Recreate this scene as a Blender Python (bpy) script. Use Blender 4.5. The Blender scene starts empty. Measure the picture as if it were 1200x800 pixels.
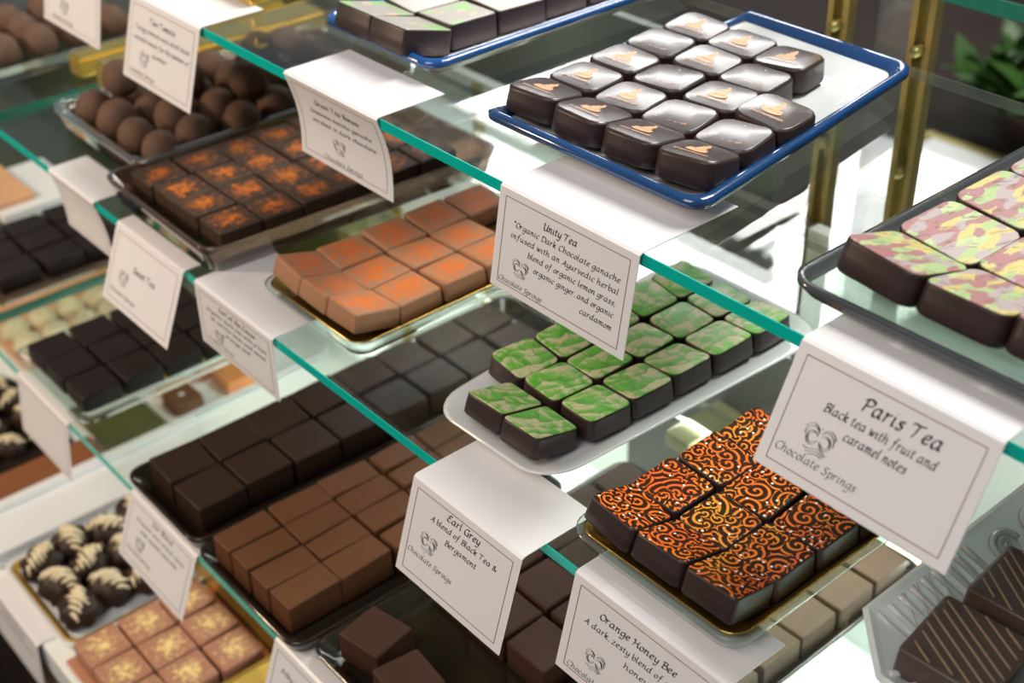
import bpy, bmesh, math, random
from mathutils import Vector, Matrix
import colorsys

# ------------------------------------------------------------------ camera, world, lights, exposure
SC = bpy.context.scene
COL = SC.collection
CAMZ = 1.35                                    # height of the camera above the floor
cam_d = bpy.data.cameras.new('camera')
cam = bpy.data.objects.new('camera', cam_d)
COL.objects.link(cam)
SC.camera = cam
f_px, pp = 1569.0, (600.0, 400.0)              # 1200 x 800 frame
def _unit(v): return Vector(v).normalized()
ey = _unit((-980 - pp[0], -590 - pp[1], f_px))  # along the case, to the left
ex = _unit((2860 - pp[0], -720 - pp[1], f_px))  # towards the back of the case
ex = (ex - ey * ex.dot(ey)).normalized()
ez = ex.cross(ey).normalized()
right = Vector((ex[0], ey[0], ez[0])); down = Vector((ex[1], ey[1], ez[1])); fwd = Vector((ex[2], ey[2], ez[2]))
m = Matrix((right, -down, -fwd)).transposed().to_4x4()
m.translation = (0, 0, CAMZ)
cam.matrix_world = m
cam_d.sensor_width = 36.0
cam_d.lens = f_px / 1200 * 36.0
cam_d.clip_start = 0.02
cam_d.dof.use_dof = True
cam_d.dof.focus_distance = 0.615
cam_d.dof.aperture_fstop = 8.5

SC.view_settings.view_transform = 'Standard'
SC.view_settings.look = 'None'
SC.view_settings.gamma = 1.0
SC.view_settings.use_curve_mapping = False
SC.view_settings.exposure = 0.22
SC.cycles.max_bounces = 10
SC.cycles.transparent_max_bounces = 24
SC.cycles.caustics_reflective = False
SC.cycles.caustics_refractive = False

W = bpy.data.worlds.new('shop_ambience'); SC.world = W; W.use_nodes = True
W.node_tree.nodes['Background'].inputs[0].default_value = (0.80, 0.86, 0.92, 1)
W.node_tree.nodes['Background'].inputs[1].default_value = 0.22

def area(name, loc, target, sx, sy, power, color):
    d = bpy.data.lights.new(name, 'AREA'); d.shape = 'RECTANGLE'; d.size = sx; d.size_y = sy
    d.energy = power; d.color = color
    o = bpy.data.objects.new(name, d); COL.objects.link(o)
    o.location = loc
    o.rotation_euler = (Vector(target) - Vector(loc)).to_track_quat('-Z', 'Y').to_euler() if abs(loc[0] - target[0]) + abs(loc[1] - target[1]) > 1e-6 else (0, 0, 0)
    return o
area('ceiling_troffer_behind_counter', (2.38, 2.22, 2.25), (2.38, 2.22, 0), .66, 1.5, 34, (1.0, 0.985, 0.96))
area('ceiling_lamp_above_counter', (1.40, .35, 2.35), (0.42, 0.35, 0.9), .45, .45, 17, (1.0, 0.96, 0.91))
area('ceiling_lamp_over_case_front', (1.0, .18, 2.40), (0.40, 0.30, 0.9), .4, .4, 14, (1.0, 0.96, 0.92))
area('ceiling_lamp_above_aisle', (-0.9, 0.1, 2.5), (0.4, 0.4, 0.8), 1.0, 1.0, 15, (1.0, 0.91, 0.84))
area('added_warm_fill_at_case_end', (-.30, 1.15, 1.30), (.24, .71, .62), .10, .10, 4.0, (1.0, 0.74, 0.47))  # unseen lamp added to brighten and warm the gold-dusted chocolates
area('strip_light_under_lower_shelf', (.598, .10, .752), (.42, .10, .61), 1.5, .02, 3.2, (0.97, 1.0, 0.97))
area('strip_light_under_middle_shelf', (.598, .45, .916), (.50, .45, .72), 1.2, .02, .8, (0.97, 1.0, 0.97))

# ------------------------------------------------------------------ helpers
R = random.Random(7)
Z = {0: CAMZ - .166, 1: CAMZ - .288, 2: CAMZ - .419, 3: CAMZ - .587, 4: CAMZ - .74}   # top of each glass shelf, deck
XF = {0: .426, 1: .360, 2: .302, 3: .250, 4: .176}                                       # front edge of each
XB = .612

def setp(o, **k):
    for a, b in k.items():
        if b is not None: o[a] = b
def link(name, me, mats, parent=None, loc=(0, 0, 0)):
    o = bpy.data.objects.new(name, me); COL.objects.link(o)
    if mats is not None and len(me.materials) == 0:
        for mm in (mats if isinstance(mats, (list, tuple)) else [mats]): me.materials.append(mm)
    if parent is not None: o.parent = parent
    o.location = loc
    return o
def tag(o, label, cat, group=None, kind=None):
    o['label'] = label; o['category'] = cat
    if group: o['group'] = group
    if kind: o['kind'] = kind
    return o
def empty(name, loc=(0, 0, 0)):
    o = bpy.data.objects.new(name, None); COL.objects.link(o); o.location = loc; o.empty_display_size = .01
    return o
def mesh(name, vs, fs, smooth=False, mi=None):
    me = bpy.data.meshes.new(name); me.from_pydata([tuple(v) for v in vs], [], fs); me.update()
    if smooth: me.polygons.foreach_set('use_smooth', [True] * len(me.polygons))
    if mi: me.polygons.foreach_set('material_index', mi)
    return me
class MB:
    def __init__(s): s.v = []; s.f = []; s.m = []
    def add(s, vs, fs, mi=0):
        b = len(s.v); s.v += [tuple(v) for v in vs]; s.f += [tuple(i + b for i in f) for f in fs]; s.m += [mi] * len(fs)
    def box(s, a, b, mi=0):
        x0, y0, z0 = a; x1, y1, z1 = b
        s.add([(x0,y0,z0),(x1,y0,z0),(x1,y1,z0),(x0,y1,z0),(x0,y0,z1),(x1,y0,z1),(x1,y1,z1),(x0,y1,z1)],
              [(0,3,2,1),(4,5,6,7),(0,1,5,4),(1,2,6,5),(2,3,7,6),(3,0,4,7)], mi)
    def tube(s, pts, r, n=8, mi=0, flat=1.0):
        pts = [Vector(p) for p in pts]; rings = []
        for i, p in enumerate(pts):
            d = (pts[min(i+1, len(pts)-1)] - pts[max(i-1, 0)]).normalized()
            u = d.cross(Vector((0, 0, 1)))
            u = u.normalized() if u.length > 1e-4 else Vector((1, 0, 0))
            w = u.cross(d).normalized()
            rr = r[i] if isinstance(r, (list, tuple)) else r
            rings.append([p + (u * math.cos(t) + w * math.sin(t) * flat) * rr for t in [2*math.pi*k/n for k in range(n)]])
        vs = [v for g in rings for v in g]; fs = []
        for i in range(len(rings) - 1):
            for k in range(n):
                fs.append((i*n+k, i*n+(k+1)%n, (i+1)*n+(k+1)%n, (i+1)*n+k))
        fs.append(tuple(range(n-1, -1, -1))); fs.append(tuple((len(rings)-1)*n + k for k in range(n)))
        s.add(vs, fs, mi)
    def rings(s, rings, close_bottom=True, close_top=True, mi=0):
        n = len(rings[0]); vs = [v for g in rings for v in g]; fs = []
        for i in range(len(rings) - 1):
            for k in range(n):
                fs.append((i*n+k, i*n+(k+1)%n, (i+1)*n+(k+1)%n, (i+1)*n+k))
        if close_bottom: fs.append(tuple(range(n-1, -1, -1)))
        if close_top: fs.append(tuple((len(rings)-1)*n + k for k in range(n)))
        s.add(vs, fs, mi)
    def make(s, name, smooth=False):
        return mesh(name, s.v, s.f, smooth, s.m)
def bevel_mesh(me, w, seg=2):
    bm = bmesh.new(); bm.from_mesh(me)
    bmesh.ops.bevel(bm, geom=bm.edges[:], offset=w, segments=seg, affect='EDGES', profile=.6)
    bm.to_mesh(me); bm.free(); me.update()
    return me
def boxobj(name, a, b, mat, parent=None, bev=0.0, origin=True):
    c = [(a[i] + b[i]) / 2 for i in range(3)]; c[2] = min(a[2], b[2])
    if not origin: c = [0, 0, 0]
    mb = MB(); mb.box([a[i]-c[i] for i in range(3)], [b[i]-c[i] for i in range(3)])
    me = mb.make(name)
    if bev: bevel_mesh(me, bev)
    loc = c
    if parent is not None:
        loc = [c[i] - parent.location[i] for i in range(3)]
    return link(name, me, mat, parent, loc)
def rrect(w, d, r, n=4):
    """rounded rectangle: x in +-d/2 (depth), y in +-w/2 (along the case), counter clockwise"""
    r = max(1e-5, min(r, w/2 - 1e-5, d/2 - 1e-5)); out = []
    for cx, cy, a0 in ((d/2-r, w/2-r, 0), (-d/2+r, w/2-r, 90), (-d/2+r, -w/2+r, 180), (d/2-r, -w/2+r, 270)):
        for k in range(n + 1):
            t = math.radians(a0 + 90 * k / n)
            out.append((cx + r * math.cos(t), cy + r * math.sin(t)))
    return out

# ------------------------------------------------------------------ materials
def mat(name):
    mm = bpy.data.materials.new(name); mm.use_nodes = True
    nt = mm.node_tree
    return mm, nt, nt.nodes['Principled BSDF']
def N(nt, t, **k):
    n = nt.nodes.new(t)
    for a, b in k.items(): setattr(n, a, b)
    return n
def plain(name, c, rough=.5, metal=0.0, spec=.5, noise=0.0, nscale=40, bump=0.0, bscale=200, coat=0.0):
    mm, nt, b = mat(name)
    b.inputs['Base Color'].default_value = (*c, 1); b.inputs['Roughness'].default_value = rough
    b.inputs['Metallic'].default_value = metal; b.inputs['Specular IOR Level'].default_value = spec
    b.inputs['Coat Weight'].default_value = coat
    if noise or bump: tc = N(nt, 'ShaderNodeTexCoord')
    if noise:
        nz = N(nt, 'ShaderNodeTexNoise'); nz.inputs['Scale'].default_value = nscale; nz.inputs['Detail'].default_value = 4
        nt.links.new(tc.outputs['Object'], nz.inputs['Vector'])
        mx = N(nt, 'ShaderNodeMix', data_type='RGBA')
        mx.inputs[6].default_value = (*[x * (1 - noise) for x in c], 1); mx.inputs[7].default_value = (*[min(1, x * (1 + noise)) for x in c], 1)
        nt.links.new(nz.outputs['Fac'], mx.inputs[0]); nt.links.new(mx.outputs[2], b.inputs['Base Color'])
    if bump:
        n2 = N(nt, 'ShaderNodeTexNoise'); n2.inputs['Scale'].default_value = bscale
        nt.links.new(tc.outputs['Object'], n2.inputs['Vector'])
        bp = N(nt, 'ShaderNodeBump'); bp.inputs['Strength'].default_value = bump; bp.inputs['Distance'].default_value = .001
        nt.links.new(n2.outputs['Fac'], bp.inputs['Height']); nt.links.new(bp.outputs['Normal'], b.inputs['Normal'])
    return mm
def glass(name, tint, refl=1.0, rough=.02, haze=0.0, hazec=(.8, .85, .85)):
    """thin clear glass: tinted see-through body with fresnel gloss"""
    mm, nt, b = mat(name)
    out = nt.nodes['Material Output']; nt.nodes.remove(b)
    tr = N(nt, 'ShaderNodeBsdfTransparent'); tr.inputs[0].default_value = (*tint, 1)
    gl = N(nt, 'ShaderNodeBsdfGlossy'); gl.inputs['Roughness'].default_value = rough
    fr = N(nt, 'ShaderNodeFresnel'); fr.inputs['IOR'].default_value = 1.45
    ge = N(nt, 'ShaderNodeNewGeometry')                # the same reflectance on entering and on leaving the thin pane
    ior = N(nt, 'ShaderNodeMix', data_type='FLOAT'); ior.inputs[2].default_value = 1.45; ior.inputs[3].default_value = 1 / 1.45
    nt.links.new(ge.outputs['Backfacing'], ior.inputs[0]); nt.links.new(ior.outputs[0], fr.inputs['IOR'])
    mu = N(nt, 'ShaderNodeMath', operation='MULTIPLY'); mu.inputs[1].default_value = refl; mu.use_clamp = True
    nt.links.new(fr.outputs[0], mu.inputs[0])
    mx = N(nt, 'ShaderNodeMixShader')
    nt.links.new(mu.outputs[0], mx.inputs[0]); nt.links.new(gl.outputs[0], mx.inputs[2])
    if haze:
        df = N(nt, 'ShaderNodeBsdfDiffuse'); df.inputs[0].default_value = (*hazec, 1)
        m2 = N(nt, 'ShaderNodeMixShader'); m2.inputs[0].default_value = haze
        nt.links.new(tr.outputs[0], m2.inputs[1]); nt.links.new(df.outputs[0], m2.inputs[2])
        if haze > .5:                                   # milky glass also lets light through from behind
            tl = N(nt, 'ShaderNodeBsdfTranslucent'); tl.inputs[0].default_value = (*hazec, 1)
            m3 = N(nt, 'ShaderNodeMixShader'); m3.inputs[0].default_value = .35
            nt.links.new(df.outputs[0], m3.inputs[1]); nt.links.new(tl.outputs[0], m3.inputs[2]); nt.links.new(m3.outputs[0], m2.inputs[2])
        nt.links.new(m2.outputs[0], mx.inputs[1])
    else:
        nt.links.new(tr.outputs[0], mx.inputs[1])
    nt.links.new(mx.outputs[0], out.inputs[0])
    return mm
def coords(nt, scale=1.0, rand=True, spread=7.0):
    """object coordinates, shifted by each object's own random number"""
    tc = N(nt, 'ShaderNodeTexCoord'); src = tc.outputs['Object']
    if rand:
        oi = N(nt, 'ShaderNodeObjectInfo')
        mul = N(nt, 'ShaderNodeMath', operation='MULTIPLY'); mul.inputs[1].default_value = spread
        nt.links.new(oi.outputs['Random'], mul.inputs[0])
        cb = N(nt, 'ShaderNodeCombineXYZ')
        nt.links.new(mul.outputs[0], cb.inputs[0]); nt.links.new(mul.outputs[0], cb.inputs[1])
        ad = N(nt, 'ShaderNodeVectorMath', operation='ADD')
        nt.links.new(src, ad.inputs[0]); nt.links.new(cb.outputs[0], ad.inputs[1]); src = ad.outputs[0]
    return tc.outputs['Object'], src
def ramp(nt, fac, stops, interp='LINEAR'):
    r = N(nt, 'ShaderNodeValToRGB'); r.color_ramp.interpolation = interp
    el = r.color_ramp.elements
    while len(el) < len(stops): el.new(.5)
    for e, (p, c) in zip(el, stops): e.position = p; e.color = (*c, 1)
    if fac is not None: nt.links.new(fac, r.inputs[0])
    return r
def math_(nt, op, a, b=None, c=None, clamp=False):
    n = N(nt, 'ShaderNodeMath', operation=op); n.use_clamp = clamp
    for i, x in enumerate((a, b, c)):
        if x is None: continue
        if isinstance(x, (int, float)): n.inputs[i].default_value = x
        else: nt.links.new(x, n.inputs[i])
    return n.outputs[0]
def mixc(nt, fac, a, b):
    n = N(nt, 'ShaderNodeMix', data_type='RGBA')
    for i, x in ((0, fac), (6, a), (7, b)):
        if isinstance(x, (int, float)): n.inputs[i].default_value = x
        elif isinstance(x, tuple): n.inputs[i].default_value = (*x, 1)
        else: nt.links.new(x, n.inputs[i])
    return n.outputs[2]
def dusted(name, base, dust, amount=.5, rough=.55, reach=.011, scale=120):
    """chocolate with a patch of coloured dust near the middle of each piece (on its top)"""
    mm, nt, b = mat(name)
    loc, src = coords(nt)
    nz = N(nt, 'ShaderNodeTexNoise'); nz.inputs['Scale'].default_value = scale; nz.inputs['Detail'].default_value = 6; nz.inputs['Roughness'].default_value = .7
    nt.links.new(src, nz.inputs['Vector'])
    n2 = N(nt, 'ShaderNodeTexNoise'); n2.inputs['Scale'].default_value = 700; n2.inputs['Detail'].default_value = 3
    nt.links.new(src, n2.inputs['Vector'])
    sp = N(nt, 'ShaderNodeSeparateXYZ'); nt.links.new(loc, sp.inputs[0])
    d2 = math_(nt, 'SQRT', math_(nt, 'ADD', math_(nt, 'MULTIPLY', sp.outputs[0], sp.outputs[0]), math_(nt, 'MULTIPLY', sp.outputs[1], sp.outputs[1])))
    fall = math_(nt, 'SUBTRACT', 1.0, math_(nt, 'DIVIDE', d2, reach * 1.6), clamp=True)
    ge = N(nt, 'ShaderNodeNewGeometry'); sn = N(nt, 'ShaderNodeSeparateXYZ'); nt.links.new(ge.outputs['Normal'], sn.inputs[0])
    up = math_(nt, 'MULTIPLY', math_(nt, 'SUBTRACT', sn.outputs[2], .55), 3.0, clamp=True)
    k = math_(nt, 'ADD', math_(nt, 'MULTIPLY', nz.outputs['Fac'], 2.4), math_(nt, 'MULTIPLY', n2.outputs['Fac'], .9))
    k = math_(nt, 'ADD', k, math_(nt, 'MULTIPLY', fall, .75))
    k = math_(nt, 'MULTIPLY', math_(nt, 'SUBTRACT', k, 2.60 - amount), 2.2, clamp=True)
    k = math_(nt, 'MULTIPLY', k, up)
    nt.links.new(mixc(nt, k, mixc(nt, n2.outputs['Fac'], tuple(x * .9 for x in base), tuple(x * 1.1 for x in base)), dust), b.inputs['Base Color'])
    b.inputs['Roughness'].default_value = rough
    b.inputs['Specular IOR Level'].default_value = .35
    return mm

M = {}
M['glass'] = glass('shelf_glass', (.955, .985, .965), refl=1.0)
M['edge'] = plain('polished_glass_edge', (.0, .48, .40), .18, spec=.6)
M['edge_dark'] = plain('cut_glass_edge', (.02, .20, .13), .2, spec=.6)
M['tray_glass'] = glass('tray_glass', (.90, .96, .93), refl=1.6, rough=.03, haze=.05)
M['brown_glass'] = glass('brown_tray_glass', (.50, .38, .30), refl=2.0, rough=.06, haze=.25, hazec=(.20, .12, .08))
M['crystal'] = glass('crystal_glass', (.86, .93, .88), refl=2.4, rough=.05, haze=.06)
M['pressed'] = glass('pressed_glass', (.93, .96, .96), refl=2.0, rough=.12, haze=.84, hazec=(.93, .95, .95))
M['acrylic'] = glass('clear_acrylic', (.86, .88, .88), refl=1.6, rough=.05, haze=.16, hazec=(.6, .6, .6))
M['dark_glass'] = plain('dark_smoked_glass', (.022, .015, .010), .10, spec=.6)
M['smoke'] = plain('smoked_glass_rim', (.055, .06, .065), .12, spec=.7)
M['gold'] = plain('gilded_lining', (.50, .30, .07), .22, metal=.9, noise=.5, nscale=60)
M['palegold'] = plain('pale_gold_lining', (.80, .56, .18), .3, metal=.25)
M['goldfoil'] = plain('gold_foil', (.78, .50, .10), .3, metal=.75, noise=.25, nscale=80)
M['brass'] = plain('aged_brass', (.55, .45, .17), .32, metal=.75, noise=.2, nscale=30)
M['dullbrass'] = plain('dull_olive_brass', (.26, .23, .10), .5, metal=.15, noise=.25, nscale=90)
M['copper'] = plain('copper_card', (.62, .30, .17), .42, metal=.35, noise=.1)
M['white'] = plain('white_card', (.77, .755, .765), .38, noise=.02, nscale=60)
M['liner'] = plain('white_laminate', (.84, .87, .85), .35)
M['ceramic'] = plain('white_glazed_ceramic', (.80, .81, .82), .12, coat=.5)
M['blue'] = plain('cobalt_blue_glaze', (.010, .085, .30), .10, coat=.6, noise=.35, nscale=25)
M['navy'] = plain('navy_glaze', (.008, .050, .165), .10, coat=.6, noise=.3, nscale=25)
M['ink'] = plain('black_ink', (.015, .013, .015), .5)
M['rule'] = plain('maroon_ink', (.22, .035, .045), .5)
M['darkchoc'] = plain('dark_chocolate', (.034, .017, .010), .48, spec=.28, noise=.2, nscale=90)
M['darkside'] = plain('dark_couverture', (.036, .020, .018), .38, spec=.4, noise=.15, nscale=90)
M['milk'] = plain('milk_chocolate', (.128, .050, .020), .55, spec=.25, noise=.12, nscale=90)
M['cocoa'] = plain('cocoa_brown_chocolate', (.066, .029, .017), .55, spec=.25, noise=.18, nscale=90)
M['slab'] = plain('light_brown_chocolate', (.155, .092, .058), .5, spec=.35, noise=.12, nscale=90)
M['truffle'] = plain('cocoa_dusted_truffle', (.115, .058, .034), .75, noise=.25, nscale=160, bump=.5, bscale=400)
M['blackchoc'] = plain('very_dark_chocolate', (.017, .010, .008), .5, spec=.3, noise=.2, nscale=90)
M['cream'] = plain('cream_drizzle', (.80, .68, .45), .5, noise=.2, nscale=150)
M['wood'] = plain('dark_stained_wood', (.017, .010, .007), .7, spec=.2, noise=.35, nscale=12)
M['floor'] = plain('dark_floor_tiles', (.035, .024, .02), .45, noise=.4, nscale=5)
M['wallp'] = plain('dark_painted_wall', (.05, .035, .028), .7, noise=.2, nscale=4)
M['leaf'] = plain('leaf_green', (.030, .085, .012), .45, noise=.4, nscale=60)
M['pot'] = plain('dark_clay_pot', (.10, .05, .03), .6, noise=.2, nscale=30)
M['olive'] = plain('olive_board', (.075, .075, .018), .5, noise=.15, nscale=40)
M['umber'] = plain('umber_tray_reflection', (.06, .05, .042), .5)
M['greydoor'] = plain('grey_green_frosted_door', (.16, .18, .15), .45, noise=.15, nscale=6)
M['peach'] = plain('peach_card', (.72, .38, .2), .5, noise=.12, nscale=40)
M['russet'] = plain('russet_card', (.24, .085, .03), .5, noise=.2, nscale=40)
M['amber'] = plain('amber_jelly', (.85, .42, .04), .35, noise=.1, nscale=60)
M['orangejelly'] = plain('orange_jelly', (.72, .27, .08), .4, noise=.25, nscale=60)
M['print'] = plain('orange_cocoa_butter_print', (.86, .40, .20), .4, noise=.1, nscale=300)
M['odark'] = dusted('orange_dusted_dark_chocolate', (.048, .026, .016), (.50, .125, .010), amount=.62, reach=.012, scale=200)
M['omilk'] = dusted('orange_dusted_milk_chocolate', (.36, .175, .092), (.60, .14, .022), amount=.72, reach=.015, scale=190)
M['golddust'] = dusted('gold_dusted_milk_chocolate', (.44, .21, .13), (.95, .72, .30), amount=.62, reach=.013, scale=230)

def topmat_portrait():
    mm, nt, b = mat('dark_satin_print_sheet')
    loc, src = coords(nt)
    nz = N(nt, 'ShaderNodeTexNoise'); nz.inputs['Scale'].default_value = 60; nt.links.new(src, nz.inputs['Vector'])
    nt.links.new(mixc(nt, nz.outputs['Fac'], (.050, .036, .036), (.075, .056, .056)), b.inputs['Base Color'])
    b.inputs['Roughness'].default_value = .24; b.inputs['Specular IOR Level'].default_value = .8
    return mm
def topmat_swirl():
    """dark chocolate printed all over with orange scrolls and white dots"""
    mm, nt, b = mat('orange_scroll_print')
    loc, src = coords(nt)
    dist = N(nt, 'ShaderNodeTexNoise'); dist.inputs['Scale'].default_value = 90; dist.inputs['Detail'].default_value = 1
    nt.links.new(src, dist.inputs['Vector'])
    sc = N(nt, 'ShaderNodeVectorMath', operation='SCALE'); sc.inputs['Scale'].default_value = .0016
    nt.links.new(dist.outputs['Color'], sc.inputs[0])
    ad = N(nt, 'ShaderNodeVectorMath', operation='ADD'); nt.links.new(src, ad.inputs[0]); nt.links.new(sc.outputs[0], ad.inputs[1])
    def scroll(freq, turns, width, seed):
        mp = N(nt, 'ShaderNodeMapping'); mp.inputs['Location'].default_value = (seed, seed * 1.7, 0)
        nt.links.new(ad.outputs[0], mp.inputs[0])
        sp0 = N(nt, 'ShaderNodeSeparateXYZ'); nt.links.new(mp.outputs[0], sp0.inputs[0])
        fl = N(nt, 'ShaderNodeCombineXYZ'); nt.links.new(sp0.outputs[0], fl.inputs[0]); nt.links.new(sp0.outputs[1], fl.inputs[1])
        vo = N(nt, 'ShaderNodeTexVoronoi', voronoi_dimensions='2D'); vo.inputs['Scale'].default_value = freq; vo.inputs['Randomness'].default_value = .8
        nt.links.new(fl.outputs[0], vo.inputs['Vector'])
        sb = N(nt, 'ShaderNodeVectorMath', operation='SUBTRACT')
        nt.links.new(fl.outputs[0], sb.inputs[0]); nt.links.new(vo.outputs['Position'], sb.inputs[1])
        sp = N(nt, 'ShaderNodeSeparateXYZ'); nt.links.new(sb.outputs[0], sp.inputs[0])
        an = math_(nt, 'DIVIDE', math_(nt, 'ARCTAN2', sp.outputs[1], sp.outputs[0]), 2 * math.pi)
        v = math_(nt, 'FRACT', math_(nt, 'ADD', math_(nt, 'MULTIPLY', vo.outputs['Distance'], turns), math_(nt, 'ADD', an, 2.0)))
        tri = math_(nt, 'ABSOLUTE', math_(nt, 'SUBTRACT', v, .5))
        return math_(nt, 'MULTIPLY', math_(nt, 'SUBTRACT', width, tri), 14.0, clamp=True)
    s1 = scroll(84, 3.3, .215, 0.0); s2 = scroll(175, 2.0, .21, 3.3)
    msk = N(nt, 'ShaderNodeTexNoise'); msk.inputs['Scale'].default_value = 70; nt.links.new(src, msk.inputs['Vector'])
    pick = math_(nt, 'GREATER_THAN', msk.outputs['Fac'], .52)
    s = math_(nt, 'ADD', math_(nt, 'MULTIPLY', s1, math_(nt, 'SUBTRACT', 1.0, pick)), math_(nt, 'MULTIPLY', s2, pick), clamp=True)
    big = N(nt, 'ShaderNodeTexNoise'); big.inputs['Scale'].default_value = 40; nt.links.new(src, big.inputs['Vector'])
    org = ramp(nt, big.outputs['Fac'], [(.35, (.80, .13, .025)), (.55, (.86, .19, .022)), (.72, (.78, .31, .035))])
    c = mixc(nt, s, (.040, .014, .007), org.outputs[0])
    dv = N(nt, 'ShaderNodeTexVoronoi', voronoi_dimensions='2D'); dv.inputs['Scale'].default_value = 260
    nt.links.new(src, dv.inputs['Vector'])
    keep = N(nt, 'ShaderNodeSeparateColor'); nt.links.new(dv.outputs['Color'], keep.inputs[0])
    dot = math_(nt, 'MULTIPLY', math_(nt, 'LESS_THAN', dv.outputs['Distance'], .17), math_(nt, 'GREATER_THAN', keep.outputs[0], .80))
    nt.links.new(mixc(nt, dot, c, (.85, .82, .78)), b.inputs['Base Color'])
    b.inputs['Roughness'].default_value = .15; b.inputs['Specular IOR Level'].default_value = .45
    return mm
def topmat_leaf():
    """feathered green and cream leaves"""
    mm, nt, b = mat('green_leaf_print')
    loc, src = coords(nt)
    nz = N(nt, 'ShaderNodeTexNoise'); nz.inputs['Scale'].default_value = 55; nz.inputs['Detail'].default_value = 2
    nt.links.new(src, nz.inputs['Vector'])
    sc = N(nt, 'ShaderNodeVectorMath', operation='SCALE'); sc.inputs['Scale'].default_value = .020
    nt.links.new(nz.outputs['Color'], sc.inputs[0])
    ad = N(nt, 'ShaderNodeVectorMath', operation='ADD'); nt.links.new(src, ad.inputs[0]); nt.links.new(sc.outputs[0], ad.inputs[1])
    mp = N(nt, 'ShaderNodeMapping'); mp.inputs['Scale'].default_value = (1.0, 2.1, 1.0); mp.inputs['Rotation'].default_value = (0, 0, .6)
    nt.links.new(ad.outputs[0], mp.inputs[0])
    vo = N(nt, 'ShaderNodeTexVoronoi', voronoi_dimensions='2D', feature='F1'); vo.inputs['Scale'].default_value = 64
    nt.links.new(mp.outputs[0], vo.inputs['Vector'])
    ve = N(nt, 'ShaderNodeTexVoronoi', voronoi_dimensions='2D', feature='DISTANCE_TO_EDGE'); ve.inputs['Scale'].default_value = 64
    nt.links.new(mp.outputs[0], ve.inputs['Vector'])
    sb = N(nt, 'ShaderNodeVectorMath', operation='SUBTRACT'); nt.links.new(mp.outputs[0], sb.inputs[0]); nt.links.new(vo.outputs['Position'], sb.inputs[1])
    sp = N(nt, 'ShaderNodeSeparateXYZ'); nt.links.new(sb.outputs[0], sp.inputs[0])
    side = math_(nt, 'ADD', .5, math_(nt, 'MULTIPLY', sp.outputs[1], 44.0), clamp=True)
    fine = N(nt, 'ShaderNodeTexNoise'); fine.inputs['Scale'].default_value = 210; fine.inputs['Detail'].default_value = 3
    mp2 = N(nt, 'ShaderNodeMapping'); mp2.inputs['Scale'].default_value = (1.0, .22, 1.0); mp2.inputs['Rotation'].default_value = (0, 0, -.5)
    nt.links.new(ad.outputs[0], mp2.inputs[0]); nt.links.new(mp2.outputs[0], fine.inputs['Vector'])
    g = ramp(nt, math_(nt, 'ADD', math_(nt, 'MULTIPLY', side, .62), math_(nt, 'MULTIPLY', math_(nt, 'SUBTRACT', fine.outputs['Fac'], .18), 1.05)),
             [(.18, (.09, .40, .025)), (.50, (.17, .58, .06)), (.64, (.30, .62, .12)), (.80, (.74, .70, .40))])
    k = math_(nt, 'MULTIPLY', math_(nt, 'SUBTRACT', .022, ve.outputs['Distance']), 40.0, clamp=True)
    nt.links.new(mixc(nt, math_(nt, 'MULTIPLY', k, .75), g.outputs[0], (.17, .10, .03)), b.inputs['Base Color'])
    b.inputs['Roughness'].default_value = .36; b.inputs['Specular IOR Level'].default_value = .35
    return mm
def topmat_crackle():
    """pink, green and yellow shards with dark scratches"""
    mm, nt, b = mat('pastel_shard_print')
    loc, src = coords(nt)
    mp = N(nt, 'ShaderNodeMapping'); mp.inputs['Scale'].default_value = (.75, 2.0, 1.0); mp.inputs['Rotation'].default_value = (0, 0, .9)
    nt.links.new(src, mp.inputs[0])
    nz = N(nt, 'ShaderNodeTexNoise'); nz.inputs['Scale'].default_value = 90; nz.inputs['Detail'].default_value = 4
    nt.links.new(mp.outputs[0], nz.inputs['Vector'])
    sc = N(nt, 'ShaderNodeVectorMath', operation='SCALE'); sc.inputs['Scale'].default_value = .012; nt.links.new(nz.outputs['Color'], sc.inputs[0])
    ad = N(nt, 'ShaderNodeVectorMath', operation='ADD'); nt.links.new(mp.outputs[0], ad.inputs[0]); nt.links.new(sc.outputs[0], ad.inputs[1])
    vo = N(nt, 'ShaderNodeTexVoronoi', voronoi_dimensions='2D'); vo.inputs['Scale'].default_value = 135
    nt.links.new(ad.outputs[0], vo.inputs['Vector'])
    sep = N(nt, 'ShaderNodeSeparateColor'); nt.links.new(vo.outputs['Color'], sep.inputs[0])
    c = ramp(nt, sep.outputs[0], [(0, (.40, .20, .21)), (.26, (.40, .50, .24)), (.42, (.60, .50, .20)), (.56, (.44, .36, .37)), (.74, (.50, .56, .30)), (.84, (.42, .19, .20))], 'CONSTANT')
    st = N(nt, 'ShaderNodeTexNoise'); st.inputs['Scale'].default_value = 420; st.inputs['Detail'].default_value = 3
    mp2 = N(nt, 'ShaderNodeMapping'); mp2.inputs['Scale'].default_value = (.22, 1.0, 1.0); mp2.inputs['Rotation'].default_value = (0, 0, .6)
    nt.links.new(ad.outputs[0], mp2.inputs[0]); nt.links.new(mp2.outputs[0], st.inputs['Vector'])
    k = math_(nt, 'MULTIPLY', math_(nt, 'SUBTRACT', st.outputs['Fac'], .56), 9.0, clamp=True)
    nt.links.new(mixc(nt, math_(nt, 'MULTIPLY', k, .75), c.outputs[0], (.16, .12, .08)), b.inputs['Base Color'])
    b.inputs['Roughness'].default_value = .35
    return mm
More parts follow.
